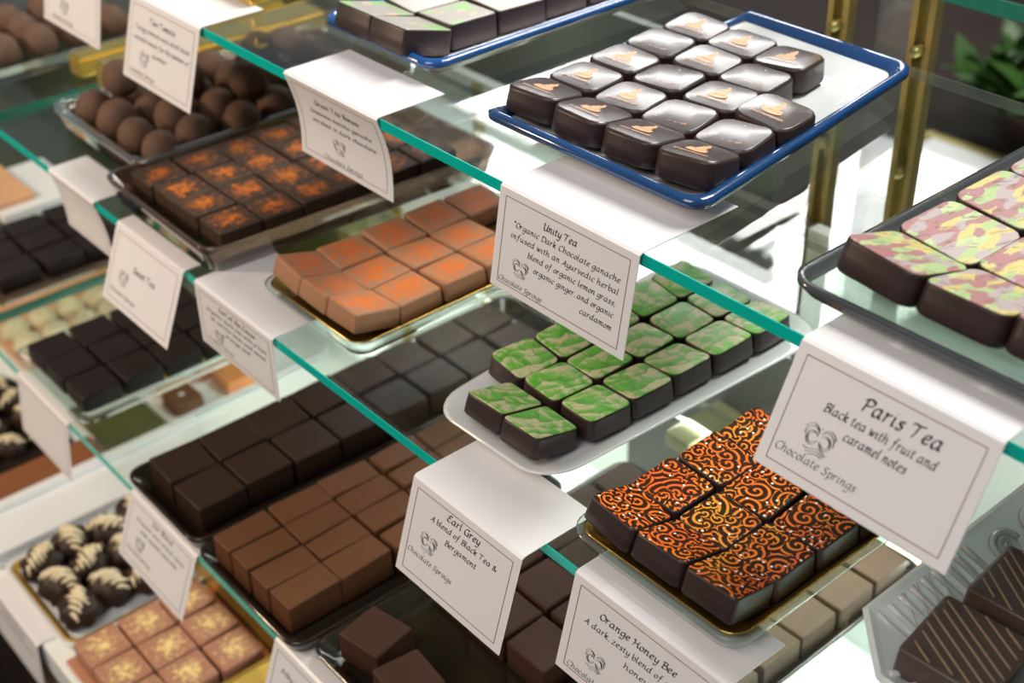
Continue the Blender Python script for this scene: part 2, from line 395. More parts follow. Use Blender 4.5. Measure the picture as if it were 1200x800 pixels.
def topmat_blossom():
    """pale grey sheet with soft green and peach flower spots"""
    mm, nt, b = mat('pale_blossom_print')
    loc, src = coords(nt)
    vo = N(nt, 'ShaderNodeTexNoise'); vo.inputs['Scale'].default_value = 60; nt.links.new(src, vo.inputs['Vector'])
    n2 = N(nt, 'ShaderNodeTexNoise'); n2.inputs['Scale'].default_value = 75
    mp = N(nt, 'ShaderNodeMapping'); mp.inputs['Location'].default_value = (3, 1, 0); nt.links.new(src, mp.inputs[0]); nt.links.new(mp.outputs[0], n2.inputs['Vector'])
    k1 = math_(nt, 'MULTIPLY', math_(nt, 'SUBTRACT', vo.outputs['Fac'], .55), 9.0, clamp=True)
    k2 = math_(nt, 'MULTIPLY', math_(nt, 'SUBTRACT', n2.outputs['Fac'], .62), 8.0, clamp=True)
    c = mixc(nt, k1, (.43, .41, .37), (.30, .58, .20))
    nt.links.new(mixc(nt, k2, c, (.70, .50, .34)), b.inputs['Base Color'])
    b.inputs['Roughness'].default_value = .25
    return mm
M['t_portrait'] = topmat_portrait(); M['t_swirl'] = topmat_swirl(); M['t_leaf'] = topmat_leaf()
M['t_shard'] = topmat_crackle(); M['t_blossom'] = topmat_blossom()

# ------------------------------------------------------------------ the room and the case
def structure(o): o['kind'] = 'structure'; return o
structure(boxobj('floor', (-2.5, -2.5, -.05), (4.0, 4.0, 0), M['floor']))
structure(boxobj('wall_back', (3.6, -2.5, 0), (3.7, 4.0, 2.8), M['wallp']))

case = empty('display_cabinet', (.40, .80, 0)); tag(case, 'white lined stepped display case holding the glass shelves of chocolates', 'display case')
zd = Z[4]
boxobj('deck', (.178, -.60, zd - .03), (.66, 1.95, zd), M['liner'], case, .002)
boxobj('back_panel', (.630, -.60, zd + .0005), (.640, .462, Z[2] - .004), M['liner'], case)
boxobj('back_panel', (.630, .463, zd + .0005), (.640, .62, Z[2] - .004), M['umber'], case)  # dark section stands in for the portrait tray's dark reflection in the glass
boxobj('back_panel', (.630, .621, zd + .0005), (.640, .985, Z[2] - .004), M['liner'], case)
boxobj('back_panel', (.630, .986, zd + .0005), (.640, 1.95, Z[2] - .004), M['olive'], case)
boxobj('sliding_door', (.664, .52, Z[2] - .02), (.672, 1.95, CAMZ - .345), M['greydoor'], case)
boxobj('deck_mat', (.42, 1.085, zd + .0004), (.6295, 1.95, zd + .003), M['olive'], case)
boxobj('plinth', (.21, -.60, 0.0), (.64, 1.95, zd - .031), M['wood'], case)
boxobj('front_rail', (.1788, -.60, zd - .075), (.19, 1.95, zd - .031), M['brass'], case, .001)
for yy in (.13, .80, .93):
    boxobj('panel_seam', (.6275, yy - .006, zd + .001), (.6298, yy + .006, Z[2] - .006), M['brass'], case)

def shelf(level, y0, y1, label):
    z = Z[level]; t = .006
    o = boxobj('glass_shelf', (XF[level] + .0006, y0 + .0006, z - t), (XB, y1 - .0006, z - .00005), M['glass'])
    tag(o, label, 'shelf', 'glass shelves of the case')
    for nm, a, b, mm in (('front_edge', (XF[level], y0, z - t), (XF[level] + .0005, y1, z), M['edge'] if level else M['edge_dark']),
                         ('end_edge', (XF[level] + .0006, y1 - .0005, z - t), (XB, y1, z), M['edge_dark']),
                         ('end_edge', (XF[level] + .0006, y0, z - t), (XB, y0 + .0005, z), M['edge_dark']),
                         ('back_edge', (XB + .0001, y0, z - t), (XB + .0006, y1, z), M['acrylic'])):
        boxobj(nm, a, b, mm, o)
    return o
shelf(0, -.50, .46, 'highest glass shelf, only its teal edge in the upper right corner')
shelf(1, -.50, 1.30, 'upper glass shelf with the blue-rimmed trays and its long teal edge')
shelf(2, -.50, 1.002, 'middle glass shelf under the green leaf and orange scroll chocolates')
shelf(2, 1.006, 1.95, 'middle glass shelf of the left bay, past the gold boxes')
shelf(3, -.50, 1.002, 'lower glass shelf under the plain brown chocolate trays')
shelf(3, 1.006, 1.95, 'lower glass shelf of the left bay, behind the folded cards')

def standard(y, lab):
    o = empty('shelf_standard', (.648, y, zd)); tag(o, lab, 'shelf standard', 'brass shelf standards')
    mb = MB(); w = .0075
    mb.box((-.004, -w, 0), (.004, -w + .004, .72)); mb.box((-.004, w - .004, 0), (.004, w, .72)); mb.box((.002, -w + .004, 0), (.004, w - .004, .72))
    link('slotted_channel', mb.make('slotted_channel'), M['brass'], o)
    for k, zz in enumerate((Z[2] - zd + .05, Z[1] - zd - .004, Z[1] - zd + .06, Z[1] - zd + .075)):
        m2 = MB(); m2.tube([(-.008, 0, zz), (.001, 0, zz)], .0035, 10)
        link('screw', m2.make('screw', True), M['brass'], o)
    return o
standard(.468, 'brass slotted standard behind the portrait tray, left of the clear post')
standard(.410, 'brass slotted standard behind the portrait tray, right of the clear post')
post = boxobj('acrylic_post', (.6615, .428, zd - .02), (.6765, .452, zd + .72), M['acrylic'], None, .001)
tag(post, 'clear acrylic post standing between the two brass standards', 'post')
for k, (y, lab) in enumerate(((.939, 'brass shelf bracket on the white back, behind the rust-dusted tray'), (.723, 'brass shelf bracket at the back, behind the orange-dusted milk chocolates'),
               (.516, 'brass shelf bracket between the green leaf tray and the scroll tray'), (.337, 'brass shelf bracket at the far end of the light brown chocolates'))):
    o = boxobj('shelf_bracket', (.572, y - .013, Z[3] - .0195), (.6295, y + .010, Z[3] - .0065), M['dullbrass'], None, .002)
    tag(o, lab, 'shelf bracket', 'brass shelf brackets')

# behind the case
counter = empty('back_counter', (1.55, .8, 0)); tag(counter, 'dark wooden counter standing behind the display case', 'counter')
boxobj('counter_top', (1.10, -1.2, zd - .04), (2.1, 2.6, zd), M['wood'], counter, .003)
boxobj('counter_body', (1.16, -1.15, 0), (2.05, 2.55, zd - .041), M['wood'], counter)
o = empty('paper_box', (1.30, .73, zd)); tag(o, 'white flat paper box with gold edging on the dark back counter', 'box')
boxobj('lid', (1.21, .62, zd + .0005), (1.38, .84, zd + .012), M['white'], o, .002)
boxobj('gold_trim', (1.20, .8405, zd + .0005), (1.38, .852, zd + .014), M['brass'], o, .001)
boxobj('gold_trim', (1.3805, .62, zd + .0005), (1.392, .852, zd + .014), M['brass'], o, .001)
def plant():
    o = empty('potted_plant', (1.475, .770, zd)); o.scale = (.52, .52, .52); tag(o, 'leafy green potted plant on the dark counter at upper right', 'plant')
    mb = MB()
    mb.rings([[(r * math.cos(t), r * math.sin(t), z) for t in [2*math.pi*k/20 for k in range(20)]] for r, z in ((.05, 0.0005), (.065, .07), (.07, .075), (.07, .09), (.06, .09), (.055, .07))])
    link('pot', mb.make('pot', True), M['pot'], o)
    mb = MB(); rr = random.Random(3)
    for k in range(170):
        a = rr.uniform(0, 2*math.pi); e = rr.uniform(-.2, 1.3); L = rr.uniform(.05, .15)
        base = Vector((.10 * rr.uniform(-1, 1), .12 * rr.uniform(-1, 1), .10 + rr.uniform(0, .05)))
        d = Vector((math.cos(a) * math.cos(e), math.sin(a) * math.cos(e), math.sin(e)))
        s = d.cross(Vector((0, 0, 1))).normalized(); up = s.cross(d)
        pts = []
        for t, wd, dr in ((0, .08, 0), (.3, .5, .05), (.65, .42, .02), (1, .02, -.12)):
            c = base + d * L * t + up * L * dr
            pts += [c - s * L * .5 * wd, c + s * L * .5 * wd]
        mb.add(pts, [(0, 1, 3, 2), (2, 3, 5, 4), (4, 5, 7, 6)])
    link('foliage', mb.make('foliage', True), M['leaf'], o)
plant()

# ------------------------------------------------------------------ trays
def tray(name, label, quad, z, profile, mats, r=.012, group='trays of chocolates', wave=None, parts=None, cat='tray', smooth=True):
    """quad: front-left, front-right, back-right, back-left (x, y) in metres; profile: parts of (inset, height) rings"""
    c = Vector((sum(p[0] for p in quad) / 4, sum(p[1] for p in quad) / 4))
    FLq, FRq, BRq, BLq = [Vector(p) - c for p in quad]
    w = ((FLq - FRq).length + (BLq - BRq).length) / 2; d = ((FLq - BLq).length + (FRq - BRq).length) / 2
    def ring(inset, h):
        out = []
        for k, (x, y) in enumerate(rrect(w - 2*inset, d - 2*inset, max(.001, r - inset * .5), 6)):
            u = x / d + .5; v = .5 - y / w
            p = (FLq * (1-u) + BLq * u) * (1-v) + (FRq * (1-u) + BRq * u) * v
            hh = h + (wave(u, v, inset) if wave else 0)
            out.append((p.x, p.y, hh))
        return out
    root = None
    for i, (pname, prof, mm) in enumerate(profile):
        mb = MB(); mb.rings([ring(a, b) for a, b in prof], close_bottom=(i == 0 or pname.endswith('lining')), close_top=(i == 0 or pname.endswith('lining')))
        me = mb.make(pname, smooth)
        if i == 0:
            root = link(name, me, mm, None, (c.x, c.y, z)); tag(root, label, cat, group)
        else:
            link(pname, me, mm, root)
    return root
def rect(x0, x1, y0, y1):   # y0 > y1
    return [(x0, y0), (x0, y1), (x1, y1), (x1, y0)]

# ------------------------------------------------------------------ chocolates
ORD = ['first', 'second', 'third', 'fourth', 'fifth', 'sixth', 'seventh', 'eighth', 'ninth', 'tenth']
def choc_mesh(name, w, d, h, r, seed, dome=.0, draft=.0004, warp=.0006, soft=.0009):
    rr = random.Random(seed)
    cj = [(rr.uniform(-warp, warp), rr.uniform(-warp, warp), rr.uniform(-warp, warp)) for _ in range(4)]
    def wp(x, y, z):
        u = x / d + .5; v = y / w + .5
        q = [(1-u)*(1-v), u*(1-v), u*v, (1-u)*v]
        k = z / h
        return (x + sum(a*b[0] for a, b in zip(q, cj)), y + sum(a*b[1] for a, b in zip(q, cj)), z + k * sum(a*b[2] for a, b in zip(q, cj)))
    def ring(i, z): return [wp(x, y, z) for x, y in rrect(w - 2*i, d - 2*i, max(.0006, r - i * .4), 3)]
    prof = [(.0009, 0), (.0, .0012), (draft * .5, h * .55), (draft, h - soft * 1.5), (draft, h - soft), (draft + soft * .32, h - soft * .32), (draft + soft, h), (draft + soft * 1.5, h + dome * .1)]
    mb = MB(); mb.rings([ring(i, z) for i, z in prof] + ([ring(draft + w * .25, h + dome)] if dome else []))
    top = MB(); e = .00025
    top.rings([ring(draft + soft * .55, h - soft * .16), ring(draft + soft * .75, h - soft * .02 + e), ring(draft + soft * 1.1, h + e), ring(draft + soft * 1.6, h + dome * .1 + e)] + ([ring(draft + w * .25, h + dome + e)] if dome else []), close_bottom=False)
    me = mb.make(name, True); mt = top.make(name + '_top', True)
    return me, mt
def ordlabel(fmt, i, j_index):
    row = 'front row' if i == 0 else ORD[i] + ' row back'
    return f"{fmt}, {row}, {ORD[j_index]} from left"
def chocs(name, fmt, cat, group, quad, ncol, nrow, z, h, mat_, top=None, topname='decorated_top', gap=.0006, r=.0016, skip=(), tilt=.0, cup=0.0, side=.4, jit=.0004, yawj=.02, dome=.0, extra=None, seed=1, rows_cols=None, warp=.0008, soft=.0009, lift=None):
    """a bilinear grid of pieces, every one an object; row 0 is at the front, column 0 at the left"""
    rr = random.Random(seed)
    FLq, FRq, BRq, BLq = [Vector(p) for p in quad]
    w = (FLq - FRq).length / ncol; d = (FLq - BLq).length / nrow
    protos = [choc_mesh(name, w - gap, d - gap, h, r, seed * 10 + k, dome, warp=warp, soft=soft) for k in range(3)]
    out = {}
    for i in range(nrow):
        jj = 0
        for j in range(ncol):
            if (i, j) in skip: continue
            u = (i + .5) / nrow; v = (j + .5) / ncol
            p = (FLq * (1-u) + BLq * u) * (1-v) + (FRq * (1-u) + BRq * u) * v
            dx = ((BLq - FLq) * (1-v) + (BRq - FRq) * v).normalized()
            yaw = math.atan2(dx.y, dx.x)
            me, mt = protos[rr.randrange(3)]
            ti = rr.uniform(-tilt, tilt); tj = rr.uniform(-tilt, tilt); lz = 0
            if cup:
                if i == 0: ti += cup; lz += d * .42 * math.sin(cup)
                if j == 0: tj += cup * side; lz += w * .5 * math.sin(cup * side)
                if j == ncol - 1: tj -= cup * side * .6; lz += w * .5 * math.sin(cup * side * .6)
            lz += d * .5 * abs(math.sin(ti)) * (0 if cup and i == 0 else 1)
            if lift and (i, j) in lift: a = lift[(i, j)]; lz += a[0]; ti += a[1]; tj += a[2]
            o = link(name, me, mat_, None, (p.x + rr.uniform(-jit, jit), p.y + rr.uniform(-jit, jit), z + lz))
            o.rotation_euler = (tj, ti, yaw + rr.uniform(-yawj, yawj))
            tag(o, ordlabel(fmt, i, jj), cat, group); jj += 1
            if top is not None:
                link(topname, mt, top, o)
            if extra: extra(o, i, j, w - gap, d - gap, h, rr)
            out[(i, j)] = o
    return out

# ------------------------------------------------------------------ pen lettering (broad-nib italic)
G = {
'a': [[(.62,.85),(.4,1.0),(.12,.75),(.05,.35),(.2,0),(.42,.12),(.6,.5)],[(.64,1.0),(.6,.4),(.64,.08),(.8,.1)]],
'b': [[(.1,1.7),(.08,.9),(.1,.2)],[(.1,.2),(.3,0),(.58,.25),(.6,.7),(.42,1.0),(.12,.6)]],
'c': [[(.58,.85),(.4,1.0),(.12,.75),(.06,.35),(.25,0),(.58,.15)]],
'd': [[(.62,.85),(.4,1.0),(.12,.75),(.05,.35),(.2,0),(.42,.12),(.62,.5)],[(.68,1.7),(.62,.5),(.65,.08),(.82,.1)]],
'e': [[(.08,.5),(.5,.62),(.52,.9),(.36,1.0),(.12,.75),(.06,.35),(.25,0),(.58,.18)]],
'f': [[(.66,1.6),(.5,1.72),(.36,1.4),(.28,.4),(.16,-.4),(-.04,-.55)],[(.06,.95),(.58,1.0)]],
'g': [[(.62,.85),(.4,1.0),(.12,.75),(.05,.4),(.2,.08),(.42,.2),(.6,.55)],[(.64,1.0),(.6,.2),(.5,-.45),(.25,-.65),(.0,-.45)]],
'h': [[(.1,1.7),(.08,.8),(.06,0)],[(.08,.5),(.3,.95),(.5,.95),(.54,.6),(.52,.15),(.72,.06)]],
'i': [[(.04,.85),(.14,1),(.12,.5),(.14,.08),(.32,.1)],[(.18,1.38),(.23,1.43)]],
'k': [[(.1,1.7),(.08,.8),(.06,0)],[(.1,.5),(.42,1.0),(.5,.78),(.14,.52)],[(.22,.52),(.42,.1),(.64,.05)]],
'l': [[(.14,1.7),(.1,.8),(.12,.1),(.3,.1)]],
'm': [[(.0,.85),(.12,1),(.08,0)],[(.1,.5),(.3,.95),(.44,.9),(.42,0)],[(.44,.5),(.64,.95),(.8,.9),(.78,.15),(.96,.06)]],
'n': [[(.0,.85),(.12,1),(.08,0)],[(.1,.5),(.32,.95),(.5,.92),(.5,.15),(.68,.06)]],
'o': [[(.36,1.0),(.1,.75),(.08,.3),(.28,0),(.55,.25),(.58,.7),(.36,1.0)]],
'p': [[(.04,.9),(.14,1),(.1,0),(.05,-.62)],[(.1,.2),(.3,0),(.58,.25),(.6,.7),(.42,1.0),(.14,.65)]],
'r': [[(.0,.85),(.12,1),(.08,0)],[(.1,.55),(.3,.95),(.5,.93)]],
's': [[(.5,.88),(.3,1.0),(.12,.8),(.3,.55),(.46,.3),(.3,.02),(.02,.12)]],
't': [[(.2,1.4),(.14,.6),(.16,.1),(.4,.1)],[(.0,.95),(.42,1.0)]],
'u': [[(.02,.85),(.12,1),(.08,.4),(.2,.02),(.42,.2),(.54,.6)],[(.56,1),(.54,.3),(.58,.06),(.74,.08)]],
'v': [[(.02,.9),(.14,1),(.26,.02)],[(.26,.02),(.55,.6),(.5,1)]],
'w': [[(.02,.9),(.14,1),(.2,.02)],[(.2,.02),(.48,.92)],[(.48,.95),(.52,.02)],[(.52,.02),(.85,.65),(.78,1)]],
'y': [[(.02,.85),(.12,1),(.08,.4),(.22,.05),(.42,.2),(.56,.6)],[(.58,1),(.54,.2),(.42,-.45),(.2,-.65),(0,-.5)]],
'z': [[(.04,.92),(.3,1.0),(.56,.95)],[(.56,.95),(.04,.05)],[(.04,.05),(.3,.0),(.6,.1)]],
'A': [[(-.05,.05),(.25,.4),(.62,1.5)],[(.62,1.5),(.74,.1),(.92,.05)],[(.2,.52),(.72,.52)]],
'B': [[(.24,1.45),(.14,.05)],[(0,1.25),(.3,1.5),(.68,1.38),(.6,.95),(.22,.82)],[(.22,.82),(.72,.7),(.74,.25),(.4,0),(.0,.08)]],
'C': [[(.88,1.3),(.62,1.5),(.2,1.15),(.08,.55),(.35,0),(.88,.25)]],
'D': [[(.24,1.4),(.14,.05)],[(0,1.2),(.35,1.5),(.86,1.2),(.86,.45),(.5,.02),(.02,.08)]],
'E': [[(.78,1.38),(.45,1.5),(.2,1.2),(.42,.85)],[(.42,.85),(.1,.6),(.14,.15),(.4,0),(.8,.18)],[(.3,.82),(.62,.84)]],
'G': [[(.86,1.3),(.6,1.5),(.2,1.15),(.08,.55),(.35,0),(.76,.22),(.84,.7)],[(.55,.7),(.95,.72)],[(.84,.7),(.8,-.2)]],
'H': [[(.02,1.2),(.2,1.5),(.2,.7),(.05,0)],[(.92,1.45),(.78,1.2),(.74,.3),(.95,.05)],[(.18,.75),(.76,.8)]],
'J': [[(.1,1.4),(.7,1.45)],[(.45,1.4),(.4,.3),(.2,-.2),(-.05,0)]],
'O': [[(.5,1.5),(.15,1.1),(.1,.45),(.4,0),(.82,.4),(.85,1.1),(.5,1.5)]],
'P': [[(.24,1.42),(.12,0)],[(-.02,1.15),(.3,1.5),(.78,1.32),(.7,.85),(.2,.68)]],
'S': [[(.78,1.33),(.5,1.5),(.2,1.2),(.45,.8),(.66,.4),(.4,0),(.0,.18)]],
'T': [[(-.02,1.2),(.1,1.45),(.5,1.4),(.98,1.52)],[(.54,1.4),(.42,.5),(.3,0)]],
'U': [[(.0,1.25),(.16,1.5),(.14,.6),(.32,0),(.65,.2),(.8,1.0)],[(.84,1.5),(.78,.3),(.94,.04)]],
'W': [[(.0,1.3),(.12,1.5),(.25,0)],[(.25,0),(.6,1.3)],[(.6,1.4),(.7,0)],[(.7,0),(1.15,1.5)]],
'&': [[(.85,.65),(.5,0),(.15,.1),(.15,.45),(.5,.95),(.42,1.3),(.2,1.15),(.4,.6),(.9,.02)]],
',': [[(.12,.1),(.14,-.05),(.02,-.25)]], '.': [[(.08,.02),(.14,.08)]],
'*': [[(.2,1.6),(.2,1.15)],[(.02,1.5),(.38,1.25)],[(.38,1.5),(.02,1.25)]], '-': [[(.05,.5),(.4,.52)]],
}
def spline(pts, n=5):
    if len(pts) < 3: return [Vector(p) for p in pts]
    P = [Vector(p) for p in pts]; P = [P[0]*2 - P[1]] + P + [P[-1]*2 - P[-2]]; out = []
    for i in range(1, len(P) - 2):
        for k in range(n):
            t = k / n; a, b, c, d = P[i-1], P[i], P[i+1], P[i+2]
            out.append(.5 * ((2*b) + (c-a)*t + (2*a - 5*b + 4*c - d)*t*t + (3*b - a - 3*c + d)*t**3))
    out.append(P[-2]); return out
def stroke_quads(polys, pts, nib, thin):
    for p, q in zip(pts[:-1], pts[1:]):
        d = q - p
        if d.length < 1e-9: continue
        n = Vector((-d.y, d.x)).normalized()
        off = nib if abs(nib.dot(n)) > thin else n * thin
        polys.append([p - off, p + off, q + off, q - off])
def text_width(s):
    x = 0
    for ch in s:
        if ch == ' ': x += .42; continue
        x += max(p[0] for st in G[ch] for p in st) + (.16 if ch.islower() else .12)
    return x
def text_polys(polys, s, x0, x1, yb, xh, weight=.10, slant=.16):
    """write s between x0 and x1 with baseline yb (y down), x-height xh"""
    W_ = text_width(s); sx = (x1 - x0) / W_; x = 0
    weight *= 1.3; nib = Vector((math.cos(math.radians(38)), -math.sin(math.radians(38)))) * xh * weight
    for ch in s:
        if ch == ' ': x += .42; continue
        for st in G[ch]:
            pts = [Vector((x0 + (x + p.x) * sx + slant * p.y * xh, yb - p.y * xh)) for p in spline(st)]
            stroke_quads(polys, pts, nib, xh * weight * .42)
        x += max(p[0] for st in G[ch] for p in st) + (.16 if ch.islower() else .12)
def emblem_polys(polys, cx, cy, s):
    """two curled wings above a wave"""
    th = s * .020
    def arc(sg, cx0, cy0, rx, ry, a0, a1, n=16, grow=0.0):
        pts = []
        for i in range(n + 1):
            t = math.radians(a0 + (a1 - a0) * i / n); k = 1 - grow * i / n
            pts.append(Vector((cx + sg * s * (cx0 + rx * k * math.cos(t)), cy - s * (cy0 + ry * k * math.sin(t)))))
        stroke_quads(polys, pts, Vector((th * 1.3, -th * .9)), th * .5)
    for sg in (-1, 1):
        arc(sg, .42, .05, .36, .36, 150, -175, 20, .10)
        arc(sg, .42, .07, .25, .26, 115, -150, 18, .05)
        arc(sg, .46, .16, .44, .44, 150, -10, 14)
        arc(sg, .52, .26, .46, .46, 150, 20, 12)
    for k in range(3):
        pts = [Vector((cx + s * (-.72 + 1.44 * i / 14), cy + s * (.42 + .13 * k + .09 * math.sin(i / 14 * 2 * math.pi + .6)))) for i in range(2 * k, 15 - k)]
        stroke_quads(polys, pts, Vector((th * 1.2, -th * .9)), th * .6)
    stroke_quads(polys, [Vector((cx - s * .02, cy - s * .62)), Vector((cx + s * .03, cy - s * .67))], Vector((th * 2, -th)), th)

CARD_W, PAPER = .090, .0004
def card(label, level, y0, flap, drop, kick, lines, logo=None, w=CARD_W, bow=0.0, border=True, foot=None, group='folded name cards', dy=0.0, lift=.0, over=.0016):
    """a folded card: flap lying on the shelf, face hanging over the edge. y0 = its left edge. kick = how far the foot swings out"""
    zt = Z[level] + .0002 + lift; xf = XF[level] - over
    NS = 10
    prof = []                                              # (x, z) along the paper from the flap's back end to the foot
    prof.append((flap, .0004)); prof.append((.004, .0004)); prof.append((.0012, .0003))
    for k in range(NS + 1):
        t = k / NS
        prof.append((-.0002 - kick * (t ** (1.0 + abs(bow) * 8)) - bow * math.sin(math.pi * t), -.0006 - drop * t))
    n = len(prof); vs = []; fs = []
    nrm = []
    for i, (x, z) in enumerate(prof):
        a = prof[max(0, i-1)]; b = prof[min(n-1, i+1)]; tx, tz = b[0]-a[0], b[1]-a[1]; L = math.hypot(tx, tz)
        nrm.append((tz / L, -tx / L))                       # outward (front / up)
    for i, (x, z) in enumerate(prof):
        nx, nz = nrm[i]
        if nz < 0 and i < 3: nx, nz = -nx, -nz
        for s in (0, 1):
            for yy in (w/2, -w/2):
                vs.append((x + (nx * PAPER if s else 0), yy, z + (nz * PAPER if s else 0)))
    for i in range(n - 1):
        a = i * 4; b = a + 4
        fs += [(a, a+1, b+1, b), (a+2, b+2, b+3, a+3), (a, b, b+2, a+2), (a+1, a+3, b+3, b+1)]
    fs += [(0, 2, 3, 1), ((n-1)*4, (n-1)*4+1, (n-1)*4+3, (n-1)*4+2)]
    me = mesh('name_card', vs, fs)
    o = link('name_card', me, M['white'], None, (xf, y0 - w/2, zt)); tag(o, label, 'card', group)
    face = prof[3:]
    def on_face(p, off=.00055):
        t = max(0.0, min(1.0, p.y / drop)) * NS; i = min(NS - 1, int(t)); f = t - i
        x = face[i][0] * (1-f) + face[i+1][0] * f; z = face[i][1] * (1-f) + face[i+1][1] * f
        nx, nz = nrm[3 + i]
        if nx > 0: nx, nz = -nx, -nz
        return (x + nx * off, w/2 - p.x, z + nz * off)
    def part(nm, polys, mm):
        if not polys: return
        mb = MB()
        for q in polys: mb.add([on_face(p) for p in q], [tuple(range(len(q)))])
        link(nm, mb.make(nm), mm, o)
    S = drop / .048
    if border:
        polys = []; i0 = .0048; b0 = .0036
        P = [Vector((i0, b0)), Vector((w - i0, b0)), Vector((w - i0, drop - b0)), Vector((i0, drop - b0)), Vector((i0, b0))]
        for a, b in zip(P[:-1], P[1:]):
            seg = [a.lerp(b, k / 10) for k in range(11)]
            stroke_quads(polys, seg, Vector((.00013, .00013)), .00016)
        part('border_line', polys, M['rule'])
    polys = []
    for (s, x0, x1, yb, xh, wt) in lines: text_polys(polys, s, x0 / 1000, x1 / 1000, yb / 1000 * S, xh / 1000, wt)
    if logo:
        lx, ly, ls, (tx0, tx1, tyb, txh) = logo
        text_polys(polys, 'Chocolate Springs', tx0 / 1000, tx1 / 1000, tyb / 1000 * S, txh / 1000, .085)
    part('lettering', polys, M['ink'])
    if logo:
        polys = []; emblem_polys(polys, lx / 1000, ly / 1000 * S, ls * 1.15 / 1000)
        part('emblem', polys, M['ink'])
    return o
LOGO = (20, 32.5, 5.6, (5.5, 42, 43, 1.8))
card('white card reading Unity Tea hanging below the portrait chocolate tray', 1, .4405, .062, .050, .009,
     [('Unity Tea', 32, 55, 10, 2.3, .125), ('*Organic Dark Chocolate ganache', 12, 84, 15.5, 1.85, .11), ('infused with an Ayurvedic herbal', 11, 84, 21, 1.85, .11),
      ('blend of organic lemon grass,', 24, 83, 26.5, 1.85, .11), ('organic ginger, and organic', 29, 83, 32, 1.85, .11), ('cardamom', 62, 83, 38, 1.85, .11)], (20, 34, 5.2, (5.5, 37, 43.5, 1.7)), w=.0925)
card('white card reading Paris Tea at right, below the pastel shard tray', 1, .2600, .030, .046, .0235,
     [('Paris Tea', 34, 69, 12.5, 3.3, .13), ('Black tea with fruit and', 20, 70, 19, 2.15, .115), ('caramel notes', 32, 60, 25, 2.15, .115)], (23, 30, 6.4, (6.5, 45, 39.5, 2.0)), w=.0885)
card('white card reading Earl Grey hanging in front of the green leaf tray', 2, .4295, .045, .050, .016,
     [('Earl Grey', 29, 54, 8, 2.3, .13), ('A blend of Black Tea &', 18, 68, 13.5, 1.9, .12), ('Bergamont', 31, 55, 19.5, 1.9, .12)], (20, 25.5, 5.8, (6, 41, 35, 1.8)), w=.0815, over=.0145)
card('white card reading Orange Honey Bee at the bottom edge of the photo', 2, .3260, .034, .049, .013,
     [('Orange Honey Bee', 19, 66, 12, 2.3, .125), ('A dark, zesty blend of orange', 11, 76, 18.5, 1.9, .115), ('honey.', 38, 54, 25, 1.9, .115)], (22, 33, 5.6, (6.5, 43, 43.5, 1.8)), w=.0915)
card('white card curling inwards, hanging below the pale blossom tray', 1, .6315, .045, .050, -.006,
     [('Green Tea Bonsai', 24, 68, 12, 2.2, .13), ('Japanese matcha ganache', 16, 76, 18.5, 1.8, .12), ('enrobed in dark chocolate', 16, 78, 24.5, 1.8, .12)], (40, 34, 5.6, (24, 62, 44, 1.8)), bow=-.0035)
card('white card with three text lines, hanging in front of the round truffles', 1, .8160, .045, .0505, .016,
     [('Two Tomato', 28, 62, 11, 2.3, .13), ('Tangy tomato and dark basil', 10, 82, 17, 1.8, .12), ('caramel made for the bonbon of', 9, 83, 23, 1.8, .12), ('summer', 36, 56, 29, 1.8, .12)], (26, 33, 5.6, (8, 42, 43, 1.8)))
card('white card cut by the top edge of the photo, far left', 1, .9500, .045, .0475, .011,
     [], (34, 33, 5.6, (14, 48, 43, 1.8)))
card('white card reading Sweet Tea below the rust-dusted dark tray', 2, .7750, .012, .048, .0205,
     [('Sweet Tea', 32, 62, 21, 2.6, .13)], (22, 29, 5.6, (7, 42, 40, 1.8)))
card('white card with small print between the Sweet Tea card and orange-dusted milk tray', 2, .6715, .055, .0425, .001,
     [('Earl of the Cacao', 28, 70, 10, 2.2, .13), ('Organic dark tea with a hint', 12, 82, 16, 1.8, .12), ('of vanilla bean and sweet', 16, 80, 22, 1.8, .12), ('orange peel', 32, 62, 28, 1.8, .12)], (24, 33, 5.0, (8, 40, 41, 1.7)))
card('white blank-looking card bent at the end of the crystal truffle tray', 2, .8830, .030, .046, -.006, [], None, w=.072, bow=-.002)
card('white card turned edge-on at the left, below the clear dish of dark squares', 3, .9110, .006, .050, .007, [], None)
card('white card with fine print between the cream-topped pieces and gold-dusted pieces', 3, .7200, .006, .0445, .0185,
     [('Our Blend', 34, 62, 8, 2.0, .12), ('Ecuador and island cocoa', 14, 80, 14, 1.7, .12), ('with roasted cocoa nibs', 22, 72, 20, 1.7, .12)], (24, 29, 5.4, (8, 42, 38, 1.7)))
card('white card at the bottom edge, in front of the dark square tray', 3, .5350, .030, .048, .018,
     [('Silky smooth', 12, 44, 14, 2.0, .12)], None)
card('white folded card at the lower left corner beside the cream-topped tray', 4, .8780, .030, .047, .004,
     [('Coconut Cluster', 18, 64, 12, 2.0, .12), ('toasted coconut and caramel', 12, 78, 20, 1.8, .12)], None)

